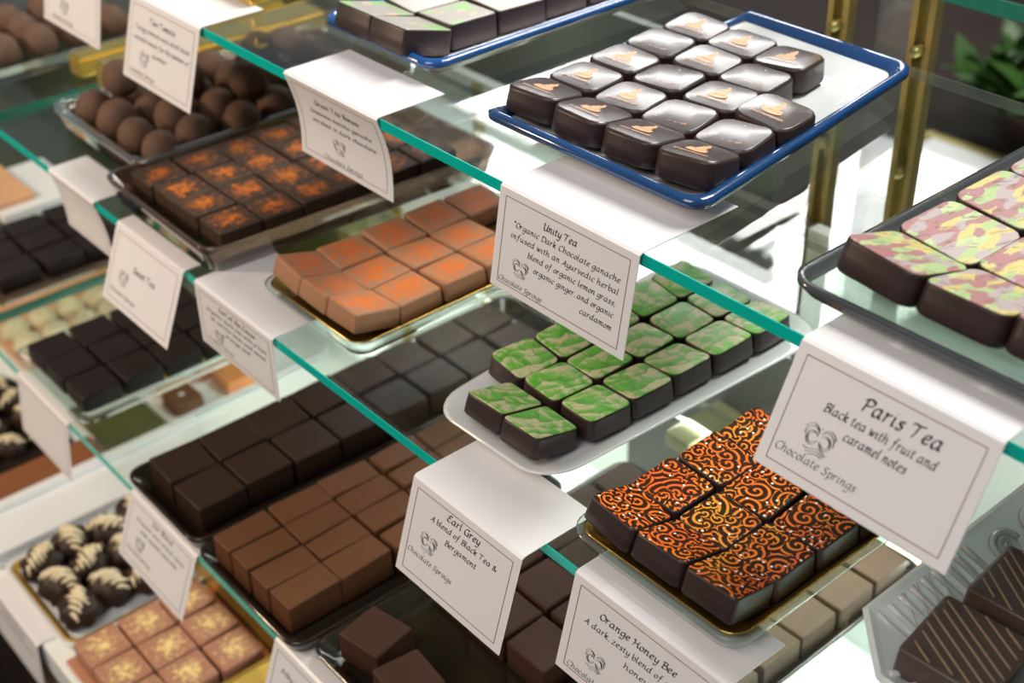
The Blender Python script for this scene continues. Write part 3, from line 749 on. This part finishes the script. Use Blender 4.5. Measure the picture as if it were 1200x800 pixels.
# ------------------------------------------------------------------ upper shelf
CERAMIC = lambda rim, h=.013: [
    ('body', [(.022, 0), (.012, .0005), (.003, h * .62), (.0006, h * .86), (.006, h * .80), (.016, h * .42), (.030, .0035), (.045, .003)], M['ceramic']),
    ('glazed_rim', [(.0035, h * .58), (-.0012, h * .74), (-.0012, h * .98), (.0018, h + .0012), (.0050, h * .95), (.0085, h * .72)], rim)]
wv = lambda u, v, i: .0012 * math.sin(u * 9 + v * 4) * max(0, 1 - i / .03)
z1 = Z[1] + .0012
tray('ceramic_tray', 'white ceramic tray with bright blue rim at the top edge of the photo', rect(.404, .620, .660, .554), z1, CERAMIC(M['blue']), M['ceramic'], wave=wv)
tray('ceramic_tray', 'white ceramic tray with deep blue rim carrying the dark portrait chocolates', [(.386, .489), (.390, .345), (.585, .373), (.588, .499)], z1, CERAMIC(M['navy'], .013), M['ceramic'],
     wave=lambda u, v, i: wv(u, v, i) - (.0085 * max(0, 1 - v / .10) * min(1, u / .12) if i < .012 else 0))
tray('clear_tray', 'clear tray with smoke-dark front and gold lining under pastel shard chocolates', rect(.376, .600, .284, .100), z1,
     [('body', [(.016, 0), (.005, .001), (.0005, .008), (.0, .0095), (.003, .0090), (.010, .003), (.03, .0025)], M['tray_glass']),
      ('gilded_lining', [(.030, .0029), (.040, .0031)], M['palegold']),
      ('front_rim', [(.0030, .0028), (-.0006, .0075), (-.0006, .0100), (.0022, .0098), (.0028, .0090)], M['smoke'])], M['tray_glass'])
def portrait_extra(o, i, j, w, d, h, rr):
    mb = MB(); z = h + .00062 + .0006
    def ell(cx, cy, rx, ry, n=14): mb.add([(cx + rx * math.cos(2*math.pi*k/n), cy + ry * math.sin(2*math.pi*k/n), z) for k in range(n)], [tuple(range(n))])
    s = min(w, d) / .033
    ell(-.0035*s, 0, .0022*s, .0062*s); ell(-.0015*s, .0035*s, .0016*s, .0022*s); ell(-.0015*s, -.0035*s, .0016*s, .0022*s)
    ell(.0010*s, 0, .0040*s, .0028*s); ell(.0058*s, 0, .0026*s, .0021*s); ell(.0085*s, 0, .0012*s, .0010*s)
    link('printed_figure', mb.make('printed_figure'), M['print'], o)
    polys = []
    for k in range(14):
        y = .0095 - k * .00145
        hh = rr.uniform(.0006, .0010)
        for t in (0, 1):
            polys.append([Vector((-.0085 - hh, y - t * .0006)), Vector((-.0085 + hh, y - t * .0006)), Vector((-.0085 + hh, y - t * .0006 - .0003)), Vector((-.0085 - hh, y - t * .0006 - .0003))])
        polys.append([Vector((-.0085 + (hh if k % 3 else -hh), y)), Vector((-.0085 + (hh if k % 3 else -hh) - .0003, y)), Vector((-.0085 + (hh if k % 3 else -hh) - .0003, y - .0009)), Vector((-.0085 + (hh if k % 3 else -hh), y - .0009))])
    m2 = MB()
    for q in polys: m2.add([(p.x * s, p.y * s, z) for p in q], [(0, 1, 2, 3)])
    link('printed_caption', m2.make('printed_caption'), M['print'], o)
chocs('printed_chocolate', 'dark chocolate with orange figure on the blue-rimmed tray', 'chocolate', 'portrait chocolates',
      [(.396, .487), (.400, .351), (.554, .370), (.552, .502)], 4, 5, z1 + .0040, .0130, M['darkside'], M['t_portrait'], 'printed_top',
      gap=.0010, r=.0070, skip={(3, 3), (4, 3)}, tilt=.045, cup=.23, side=.2, jit=.0006, yawj=.03, dome=.0007, extra=portrait_extra, seed=5, soft=.0012, lift={(2, 3): (.0015, .05, .10)})
chocs('printed_chocolate', 'pale blossom chocolate on the upper tray', 'chocolate', 'pale blossom chocolates',
      [(.398, .641), (.398, .573), (.575, .573), (.575, .641)], 2, 5, z1 + .0048, .0145, M['darkside'], M['t_blossom'], 'printed_top',
      gap=.0010, r=.0018, tilt=.05, cup=.22, side=.2, jit=.0008, yawj=.04, seed=6)
chocs('printed_chocolate', 'pastel shard chocolate on the clear tray', 'chocolate', 'pastel shard chocolates',
      [(.382, .270), (.382, .118), (.580, .118), (.580, .270)], 4, 5, z1 + .0036, .0135, M['darkside'], M['t_shard'], 'printed_top',
      gap=.0010, r=.0055, tilt=.03, cup=.30, side=.2, jit=.0006, yawj=.03, seed=8)
o = empty('gilt_tray', (.50, .80, z1)); tag(o, 'gold tray corner at the top edge, behind the leftmost cards', 'tray', 'trays of chocolates')
boxobj('base', (.400, .735, z1), (.600, .850, z1 + .004), M['goldfoil'], o, .001)
boxobj('lip', (.3995, .734, z1 + .0045), (.408, .850, z1 + .013), M['goldfoil'], o, .001)

# ------------------------------------------------------------------ middle shelf
z2 = Z[2] + .0012
GLASSTRAY = lambda h=.010: ('body', [(.012, 0), (.004, .0008), (.0006, h * .75), (.0, h), (.0025, h * .95), (.008, .0038), (.022, .0028)], M['tray_glass'])
LINING = lambda h=.010: ('gilded_lining', [(.0135, .0039), (.0065, .0062), (.0034, h * .97), (.0030, h * 1.02), (.0042, h * 1.02), (.0085, .0065), (.020, .0045)], M['gold'])
tray('glass_tray', 'green-edged glass tray with gold lining under orange scroll chocolates', rect(.309, .440, .343, .240), z2, [GLASSTRAY(), LINING()], None)
chocs('printed_chocolate', 'orange scroll chocolate on the gold-lined tray', 'chocolate', 'orange scroll chocolates',
      [(.312, .337), (.312, .247), (.430, .247), (.430, .337)], 3, 4, z2 + .0055, .0128, M['darkside'], M['t_swirl'], 'printed_top',
      gap=.0009, r=.0030, tilt=.03, cup=.30, side=.35, jit=.0004, yawj=.02, seed=9, lift={(1, 0): (.0005, .05, -.06), (2, 0): (.0005, .06, -.05)})
tray('ceramic_tray', 'long narrow white ceramic tray under the green leaf chocolates', [(.3195, .460), (.3215, .371), (.526, .362), (.526, .478)], z2,
     [('body', [(.018, 0), (.010, .0006), (.002, .0070), (.0, .0086), (.0022, .0088), (.012, .0050), (.020, .0038), (.030, .0035)], M['ceramic'])], None, r=.022)
lw = {(1, 0): (.0, -.03, 0)}
g1 = chocs('printed_chocolate', 'green leaf chocolate on the long white tray', 'chocolate', 'green leaf chocolates',
      [(.325, .440), (.325, .384), (.356, .384), (.356, .440)], 2, 1, z2 + .0050, .0122, M['darkside'], M['t_leaf'], 'printed_top', gap=.0008, r=.0028, tilt=.02, cup=.24, side=.1, jit=.0005, seed=11)
g2 = chocs('printed_chocolate', 'green leaf chocolate on the long white tray', 'chocolate', 'green leaf chocolates',
      [(.359, .462), (.359, .379), (.510, .376), (.510, .462)], 3, 5, z2 + .0050, .0122, M['darkside'], M['t_leaf'], 'printed_top', gap=.0009, r=.0042, tilt=.03, cup=.08, side=1.5, jit=.0006, yawj=.03, dome=.0003, seed=12)
for (i, j), oo in g2.items(): oo['label'] = ordlabel('green leaf chocolate on the long white tray', i + 1, j)
tray('glass_tray', 'green-edged glass tray with gold lining under orange-dusted milk chocolates', rect(.3205, .500, .629, .526), z2, [GLASSTRAY(.009), LINING(.009)], None)
chocs('dusted_chocolate', 'orange-dusted milk chocolate on the glass tray', 'chocolate', 'orange-dusted milk chocolates',
      [(.324, .621), (.324, .533), (.486, .533), (.486, .621)], 3, 5, z2 + .0055, .0125, M['omilk'], gap=.0008, r=.0016, tilt=.03, cup=.26, jit=.0005, yawj=.02, seed=14, skip={(4, 1), (4, 2)}, soft=.0014)
tray('brown_tray', 'brown glass tray with upturned sides under the rust-dusted dark squares', [(.310, .808), (.308, .664), (.530, .652), (.530, .800)], z2,
     [('body', [(.012, 0), (.004, .0008), (.0006, .014), (-.001, .019), (.0022, .0185), (.008, .0055), (.022, .0032)], M['brown_glass'])], None)
chocs('dusted_chocolate', 'rust-dusted dark chocolate on the brown tray', 'chocolate', 'rust-dusted dark chocolates',
      [(.324, .795), (.324, .675), (.505, .668), (.505, .792)], 4, 6, z2 + .0052, .0150, M['odark'], gap=.0005, r=.0012, tilt=.02, jit=.0006, yawj=.02, seed=15)
tray('crystal_tray', 'cut crystal tray with a beaded rim holding round truffles', rect(.335, .575, .945, .803), z2,
     [('body', [(.012, 0), (.004, .001), (.0006, .014), (.0, .017), (.003, .0165), (.009, .0045), (.022, .0032)], M['brown_glass']),
      ('beaded_rim', [(.001, .0155), (-.002, .0175), (-.001, .0205), (.002, .021), (.004, .0185), (.003, .0172)], M['crystal'])], None,
     wave=lambda u, v, i: .0016 * math.sin(u * 95) * math.sin(v * 75 + .5) * (1 if i < .0045 else 0))
def truffle_mesh(seed):
    rr = random.Random(seed); rings = []
    a1, a2 = rr.uniform(0, 6), rr.uniform(0, 6)
    for k in range(1, 10):
        ph = math.pi * k / 10; z = .0140 - .0142 * math.cos(math.pi - ph) * -1
        zz = .0138 * (1 - math.cos(ph)); r0 = .0158 * math.sin(ph) ** .8 * (1.05 - .22 * zz / .0276)
        rings.append([(r0 * math.cos(t) * (1 + .05 * math.sin(2*t + a1) + .025 * math.sin(3*t + a2 + k)), r0 * math.sin(t) * (1 + .05 * math.cos(2*t + a2)), zz * 1.04) for t in [2*math.pi*q/18 for q in range(18)]])
    mb = MB(); mb.rings(rings); return mb.make('truffle', True)
tm = [truffle_mesh(k) for k in range(4)]
rr = random.Random(21); tl = 'cocoa-dusted round truffle on the crystal tray'
for i in range(6):
    for j in range(4):
        o = link('truffle', tm[rr.randrange(4)], M['truffle'], None, (.357 + i * .0345 + rr.uniform(-.002, .002), .920 - j * .0330 + (.004 if i % 2 else -.004), z2 + .0048))
        o.rotation_euler = (0, 0, rr.uniform(0, 6)); s = rr.uniform(.92, 1.03); o.scale = (s, s, s)
        tag(o, ordlabel(tl, i, j), 'truffle', 'round truffles')
for k, (x, y, lab) in enumerate(((.376, .905, 'cocoa-dusted truffle resting on top of the pile, left end'), (.412, .873, 'cocoa-dusted truffle on top of the pile, middle'),
                 (.445, .838, 'cocoa-dusted truffle on top of the pile, right part'), (.480, .880, 'cocoa-dusted truffle on top at the back of the pile'))):
    o = link('truffle', tm[k], M['truffle'], None, (x, y, z2 + .0265)); o.rotation_euler = (0, 0, k * 1.7); o.scale = (.95, .95, .95); tag(o, lab, 'truffle', 'round truffles')
def foil_box(a, b, lab, parts=True):
    o = boxobj('foil_box', a, b, M['goldfoil'], None, .0015); tag(o, lab, 'box', 'gold boxes')
    z = b[2]; boxobj('lid_band', (a[0] + .002, a[1] + .002, z + .0002), (b[0] - .002, b[1] - .002, z + .003), M['brass'], o, .0008)
foil_box((.392, .957, z2), (.590, .990, z2 + .022), 'flat gold foil box along the glass joint, behind the truffle tray')
foil_box((.392, 1.022, z2), (.590, 1.042, z2 + .014), 'narrow gold foil box on the far left bay shelf')

# pressed-glass plate of striped chocolates
def pressed_plate():
    cx0, cx1, y0, y1 = .332, .520, .216, .020
    def octa(ins, z):
        c = .026; x0, x1, a, b = cx0 + ins, cx1 - ins, y0 - ins, y1 + ins
        k = max(.004, c - ins * .5)
        pts = [(x0, a - k), (x0 + k, a), (x1 - k, a), (x1, a - k), (x1, b + k), (x1 - k, b), (x0 + k, b), (x0, b + k)]
        out = []
        for q in range(8):
            p = Vector(pts[q]); n = Vector(pts[(q+1) % 8])
            for t in range(6): v = p.lerp(n, t / 6); out.append((v.x - .42, v.y - .12, z))
        return out
    mb = MB()
    mb.rings([octa(.036, 0), octa(.030, .0006), (octa(.004, .0150)), octa(.0005, .0172), octa(.0, .0188), octa(.0022, .0196), octa(.005, .0176), octa(.032, .0046), octa(.05, .004)])
    o = link('pressed_plate', mb.make('pressed_plate', False), M['pressed'], None, (.42, .12, z2)); tag(o, 'clear pressed-glass plate with scrolls and ribbing at lower right', 'plate')
    mb = MB()
    def P(s, t):  # s along the left rim (x), t 0..1 from outer lip to well
        x = cx0 + .026 + s * (cx1 - cx0 - .052); ins = .005 + t * .026; z = .0176 - t * .0128
        return Vector((x - .42, y0 - ins - .12, z + .0009))
    for k in range(9):
        s = .02 + k * .055
        mb.tube([P(s + .028 * t, t) for t in (0.02, .25, .5, .75, .98)], .0016, 6)
    for k in range(4):
        s = .05 + k * .06
        mb.tube([P(s + .10 * t, .98 - t * .96) for t in (0, .25, .5, .75, 1)], .0008, 6)
    for (s0, r0, sg) in ((.60, .0085, 1), (.78, .0095, 1), (.94, .0085, 1)):
        pts = []
        for q in range(52):
            a = q * .25; rad = r0 * (1 - q / 60)
            c = P(s0, .42); pts.append(c + Vector((rad * math.cos(a), sg * rad * math.sin(a) * .8, -sg * rad * math.sin(a) * .8 * -.49)))
        mb.tube(pts, .0018, 6)
    for q in range(10):
        c = P(.56 + q * .045, .88); mb.tube([c + Vector((.0035 * math.cos(a), .0035 * math.sin(a), .0035 * math.sin(a) * .49)) for a in [i * .35 for i in range(19)]], .0010, 6)
    def Fp(s, t):  # front rim
        y = y0 - .026 - s * (y0 - y1 - .052); ins = .005 + t * .026; z = .0176 - t * .0128
        return Vector((cx0 + ins - .42, y - .12, z + .0009))
    for k in range(16):
        mb.tube([Fp(.02 + k * .06 + .028 * t, t) for t in (.02, .25, .5, .75, .98)], .0016, 6)
    link('embossed_relief', mb.make('embossed_relief', True), M['pressed'], o)
pressed_plate()
M['stripechoc'] = plain('striped_dark_chocolate', (.080, .054, .045), .34, spec=.45, noise=.12, nscale=90)
M['stripe'] = plain('milk_chocolate_stripe', (.25, .17, .115), .4, noise=.1)
def stripe_extra(o, i, j, w, d, h, rr):
    mb = MB(); a = .9 + rr.uniform(-.25, .25)
    for k in range(-6, 7):
        c = k * .0046 + rr.uniform(-.0007, .0007); pts = []
        dirv = Vector((math.cos(a), math.sin(a))); nv = Vector((-dirv.y, dirv.x))
        for t in [q / 8 for q in range(-8, 9)]:
            p = nv * c + dirv * t * .030
            if abs(p.x) < d/2 - .0014 and abs(p.y) < w/2 - .0014: pts.append((p.x, p.y, h + .0004))
        if len(pts) > 2: mb.tube(pts, .0006, 6, flat=.6)
    link('drizzle_stripes', mb.make('drizzle_stripes', True), M['stripe'], o)
for (x, y, rz, zz, tl_, lab) in ((.363, .172, .10, 0, (.06, -.02), 'striped dark chocolate at the plate front corner, cut by the bottom edge'),
                       (.407, .172, .12, 0.0, (.06, .06), 'striped dark chocolate second back along the pressed-glass rim'),
                       (.405, .128, -.50, .008, (-.16, -.10), 'striped dark chocolate tipped up against its neighbour on the pressed plate'),
                       (.452, .172, .15, .002, (.10, .05), 'striped dark chocolate highest on the plate at the right edge'),
                       (.362, .128, .06, .001, (.04, .03), 'striped dark chocolate lying right of the front corner piece')):
    me, mt = choc_mesh('striped_chocolate', .040, .040, .021, .0022, int(x * 1000), .0004)
    o = link('striped_chocolate', me, M['stripechoc'], None, (x, y, z2 + .008 + zz)); o.rotation_euler = (tl_[0], tl_[1], rz); tag(o, lab, 'chocolate', 'striped dark chocolates')
    stripe_extra(o, 0, 0, .040, .040, .0212, random.Random(int(x * 999)))

# left bay of the middle shelf
tray('crystal_tray', 'crystal tray with a silvery rim at the far upper left', rect(.325, .475, 1.170, 1.050), z2,
     [('body', [(.012, 0), (.004, .001), (.0006, .012), (.0, .014), (.003, .0135), (.009, .0045), (.022, .0032)], M['crystal'])], None)
k = 0
for i in range(4):
    for j in range(3):
        o = link('truffle', tm[(i + j) % 4], M['truffle'], None, (.352 + i * .0325, 1.144 - j * .033, z2 + .0048)); o.rotation_euler = (0, 0, i * 2 + j)
        tag(o, ordlabel('dark round truffle in far left crystal tray', i, j), 'truffle', 'far left truffles')

# ------------------------------------------------------------------ lower shelf
z3 = Z[3] + .0012
def clear_dish(lab, q, h=.012, mm='tray_glass', name='glass_tray'):
    return tray(name, lab, q, z3, [('body', [(.012, 0), (.004, .0008), (.0006, h * .75), (.0, h), (.0025, h * .96), (.008, .0042), (.022, .0030)], M[mm])], None)
clear_dish('clear glass dish of very dark squares at left below the Sweet Tea card', rect(.2515, .410, .922, .803), .013)
chocs('plain_chocolate', 'very dark square in the clear left dish', 'chocolate', 'very dark squares in the clear dish',
      [(.260, .913), (.260, .813), (.395, .811), (.395, .911)], 3, 4, z3 + .0050, .0150, M['blackchoc'], gap=.0022, r=.002, tilt=.03, jit=.001, yawj=.04, seed=31)
clear_dish('long smoked glass tray of dark chocolate blocks under the middle shelf', rect(.247, .590, .724, .626), .013, 'dark_glass')
chocs('plain_chocolate', 'dark block on the long glass tray', 'chocolate', 'dark blocks on the long glass tray',
      [(.259, .713), (.259, .640), (.560, .638), (.560, .712)], 2, 8, z3 + .0050, .0190, M['darkchoc'], gap=.0018, r=.0015, tilt=.02, jit=.001, yawj=.03, seed=32)
clear_dish('smoked glass tray of narrow milk chocolate bars left of the Earl Grey card', rect(.2455, .462, .6255, .508), .012, 'dark_glass')
chocs('plain_chocolate', 'narrow milk bar on the glass tray', 'chocolate', 'narrow milk chocolate bars',
      [(.253, .613), (.253, .524), (.448, .522), (.448, .610)], 4, 5, z3 + .0050, .0210, M['milk'], gap=.0014, r=.0012, tilt=.015, jit=.0008, yawj=.02, seed=33)
clear_dish('smoked glass tray of cocoa squares below the Earl Grey card', rect(.254, .512, .5065, .379), .012, 'dark_glass')
chocs('plain_chocolate', 'cocoa square below the Earl Grey card', 'chocolate', 'cocoa brown squares',
      [(.333, .494), (.333, .388), (.500, .388), (.500, .494)], 3, 5, z3 + .0050, .0200, M['cocoa'], gap=.0020, r=.0012, tilt=.015, jit=.0008, yawj=.02, seed=34)
cm, _ = choc_mesh('plain_chocolate', .031, .030, .020, .0012, 77)
for (x, y, rz, lab) in ((.283, .478, .18, 'loose cocoa square lying apart at the front left of its tray'), (.277, .438, -.12, 'loose cocoa square lying apart at the front of its tray, second')):
    o = link('plain_chocolate', cm, M['cocoa'], None, (x, y, z3 + .0052)); o.rotation_euler = (0, 0, rz); tag(o, lab, 'chocolate', 'cocoa brown squares')
clear_dish('smoked glass tray of light brown squares under the scroll chocolates', rect(.312, .575, .3775, .307), .008, 'dark_glass')
chocs('plain_chocolate', 'light brown square under the scroll chocolate tray', 'chocolate', 'light brown squares',
      [(.325, .374), (.325, .311), (.562, .311), (.562, .374)], 2, 7, z3 + .0050, .0160, M['slab'], gap=.0020, r=.0012, tilt=.015, jit=.0008, yawj=.02, seed=35)
# left bay of the lower shelf
tray('dark_tray', 'dark tray of nearly black chocolates at the left edge of the photo', rect(.270, .415, 1.125, 1.008), z3,
     [('body', [(.012, 0), (.004, .0008), (.0006, .007), (.0, .009), (.0025, .0085), (.008, .004), (.022, .0030)], M['brown_glass'])], None)
chocs('plain_chocolate', 'nearly black chocolate in the left bay', 'chocolate', 'nearly black chocolates',
      [(.283, 1.116), (.283, 1.018), (.400, 1.018), (.400, 1.116)], 3, 3, z3 + .0050, .0150, M['blackchoc'], gap=.002, r=.002, tilt=.03, jit=.001, yawj=.04, seed=36)
o = empty('gift_box', (.375, 1.195, z3)); tag(o, 'small white box with a peach lid at the left edge of the photo', 'box')
boxobj('box_body', (.340, 1.148, z3), (.420, 1.245, z3 + .010), M['white'], o, .001)
boxobj('peach_lid', (.338, 1.162, z3 + .0102), (.378, 1.247, z3 + .016), M['peach'], o, .001)

# ------------------------------------------------------------------ the deck
z4 = Z[4] + .0006
o = empty('copper_box', (.265, .72, z4)); tag(o, 'open copper-coloured box with gold back holding gold-dusted milk chocolates', 'box')
boxobj('base', (.183, .646, z4), (.3015, .756, z4 + .004), M['copper'], o, .0008)
boxobj('gold_back', (.302, .640, z4), (.307, .800, z4 + .027), M['goldfoil'], o, .0008)
boxobj('gold_side', (.190, .640, z4), (.3015, .645, z4 + .020), M['goldfoil'], o, .0008)
chocs('dusted_chocolate', 'gold-dusted milk chocolate in the copper box', 'chocolate', 'gold-dusted milk chocolates',
      [(.188, .752), (.188, .652), (.294, .652), (.294, .752)], 3, 3, z4 + .0042, .0165, M['golddust'], gap=.0016, r=.0015, tilt=.02, jit=.0008, yawj=.02, seed=41)
def cluster(x, y, z, rz, lab, s=1.0, group='cream-topped clusters', body='darkchoc'):
    rr = random.Random(int(x * 1e4 + y * 1e3))
    bm = bmesh.new(); bmesh.ops.create_icosphere(bm, subdivisions=3, radius=.0150)
    for v in bm.verts:
        n = v.co.normalized(); k = 1 + .16 * math.sin(n.x * 7 + rr.random() * .4) * math.cos(n.y * 6 + n.z * 4)
        v.co = Vector((v.co.x * k, v.co.y * k * .9, v.co.z * .75 * k)); v.co.z = max(v.co.z, -.0075) + .0075
    me = bpy.data.meshes.new('cluster'); bm.to_mesh(me); bm.free(); me.polygons.foreach_set('use_smooth', [True] * len(me.polygons))
    o = link('nut_cluster', me, M[body], None, (x, y, z)); o.rotation_euler = (0, 0, rz); o.scale = (s, s, s); tag(o, lab, 'chocolate', group)
    mb = MB()
    for q in range(8):
        t = -1 + 2 * q / 7; px = t * .0115; L = .0075 * math.sqrt(max(.1, 1 - t * t * .75)) * rr.uniform(.8, 1.15)
        top = .0195 - .006 * t * t
        mb.tube([(px + rr.uniform(-.0006, .0006) + u * .0034, u * L * rr.uniform(.85, 1.15), top + .0008 * rr.random() - .0035 * u * u) for u in (-1, -.5, 0, .5, 1)], [.0006, .0013, .0016, .0013, .0006], 7)
    link('cream_topping', mb.make('cream_topping', True), M['cream'], o)
    return o
o = tray('ceramic_tray', 'white tray with gilt edge under the cream-topped dark clusters', rect(.187, .315, .884, .760), z4,
         [('body', [(.012, 0), (.006, .0006), (.0008, .006), (.0, .008), (.0025, .0078), (.008, .004), (.022, .0034)], M['ceramic']),
          ('gilt_edge', [(.0082, .0046), (.0040, .0079), (.0055, .0079), (.0090, .0052)], M['goldfoil'])], None)
for i in range(4):
    for j in range(3):
        cluster(.212 + i * .0280, .858 - j * .0335 + (.003 if i % 2 else -.003), z4 + .0052, .4 + .5 * ((i * 7 + j * 3) % 5), ordlabel('cream-topped dark cluster on white tray', i, j), 1.2)
o = empty('white_platter', (.26, .92, z4)); tag(o, 'long empty white ridged platter behind the cream-topped clusters', 'platter')
boxobj('base', (.186, .888, z4), (.40, .958, z4 + .006), M['ceramic'], o, .001)
boxobj('ridge', (.186, .889, z4 + .0062), (.40, .897, z4 + .014), M['ceramic'], o, .001)
boxobj('ridge', (.186, .948, z4 + .0062), (.40, .957, z4 + .012), M['ceramic'], o, .001)
o = boxobj('russet_board', (.200, .962, z4), (.318, 1.000, z4 + .005), M['russet'], None, .001); tag(o, 'russet brown board lying left of the white ridged platter', 'board')
o = boxobj('olive_board', (.322, .961, z4), (.380, 1.050, z4 + .005), M['olive'], None, .001); tag(o, 'olive green board seen through the lower glass shelf', 'board')
o = tray('white_plate', 'white plate of jellies seen through the lower glass shelf', rect(.383, .560, 1.075, .962), z4,
         [('body', [(.012, 0), (.006, .0006), (.0008, .005), (.0, .007), (.0025, .0068), (.008, .0034), (.022, .0030)], M['ceramic'])], None, cat='plate')
def block(name, x, y, w, d, h, mm, lab, cat='sweet', zz=.0042, group=None):
    me, mt = choc_mesh(name, w, d, h, .0025, int(x * 1e4)); o = link(name, me, mm, None, (x, y, z4 + zz)); tag(o, lab, cat, group); return o
b = block('plain_chocolate', .405, .980, .030, .030, .014, M['milk'], 'brown chocolate with a tiny white star on the plate of jellies', 'chocolate')
mb = MB(); pts = []
for k in range(10):
    rad = .0042 if k % 2 == 0 else .0018; pts.append((rad * math.cos(k * math.pi / 5), rad * math.sin(k * math.pi / 5), .0148))
mb.add(pts + [(0, 0, .0155)], [(k, (k + 1) % 10, 10) for k in range(10)])
link('white_star', mb.make('white_star'), M['white'], b)
b = block('amber_jelly', .412, 1.022, .030, .030, .013, M['amber'], 'amber yellow jelly on the white plate, beside its brown chocolate')
bx = MB(); bx.box((.0035, -.014, .0133), (.0105, .014, .0150)); link('cream_band', bx.make('cream_band'), M['cream'], b)
block('orange_jelly', .455, 1.020, .032, .034, .013, M['orangejelly'], 'orange jelly at the back of the plate, left one', group='orange jellies')
block('orange_jelly', .462, .982, .034, .034, .013, M['orangejelly'], 'orange jelly at the back of the plate, right one', group='orange jellies')
o = boxobj('dark_board', (.205, 1.004, z4), (.305, 1.135, z4 + .004), M['wood'], None, .001); tag(o, 'dark board under the cream-topped lumps at the left edge', 'board')
n = 0
for i in range(3):
    for j in range(4):
        cluster(.225 + i * .030, 1.120 - j * .032, z4 + .0042, .3 + .7 * ((i + j * 2) % 4), ordlabel('cream-covered lump at the left edge', i, j), .95, 'cream-covered lumps on the dark board')
o = boxobj('peach_board', (.320, 1.145, z4), (.500, 1.280, z4 + .004), M['peach'], None, .001); tag(o, 'peach board under cream clusters at far left', 'board')
for i in range(4):
    for j in range(2):
        cluster(.338 + i * .030, 1.205 - j * .034, z4 + .0042, .3 + .9 * ((i + j * 2) % 4), ordlabel('pale cream cluster on the peach board', i, j), 1.0, 'pale clusters on the peach board', 'cream')
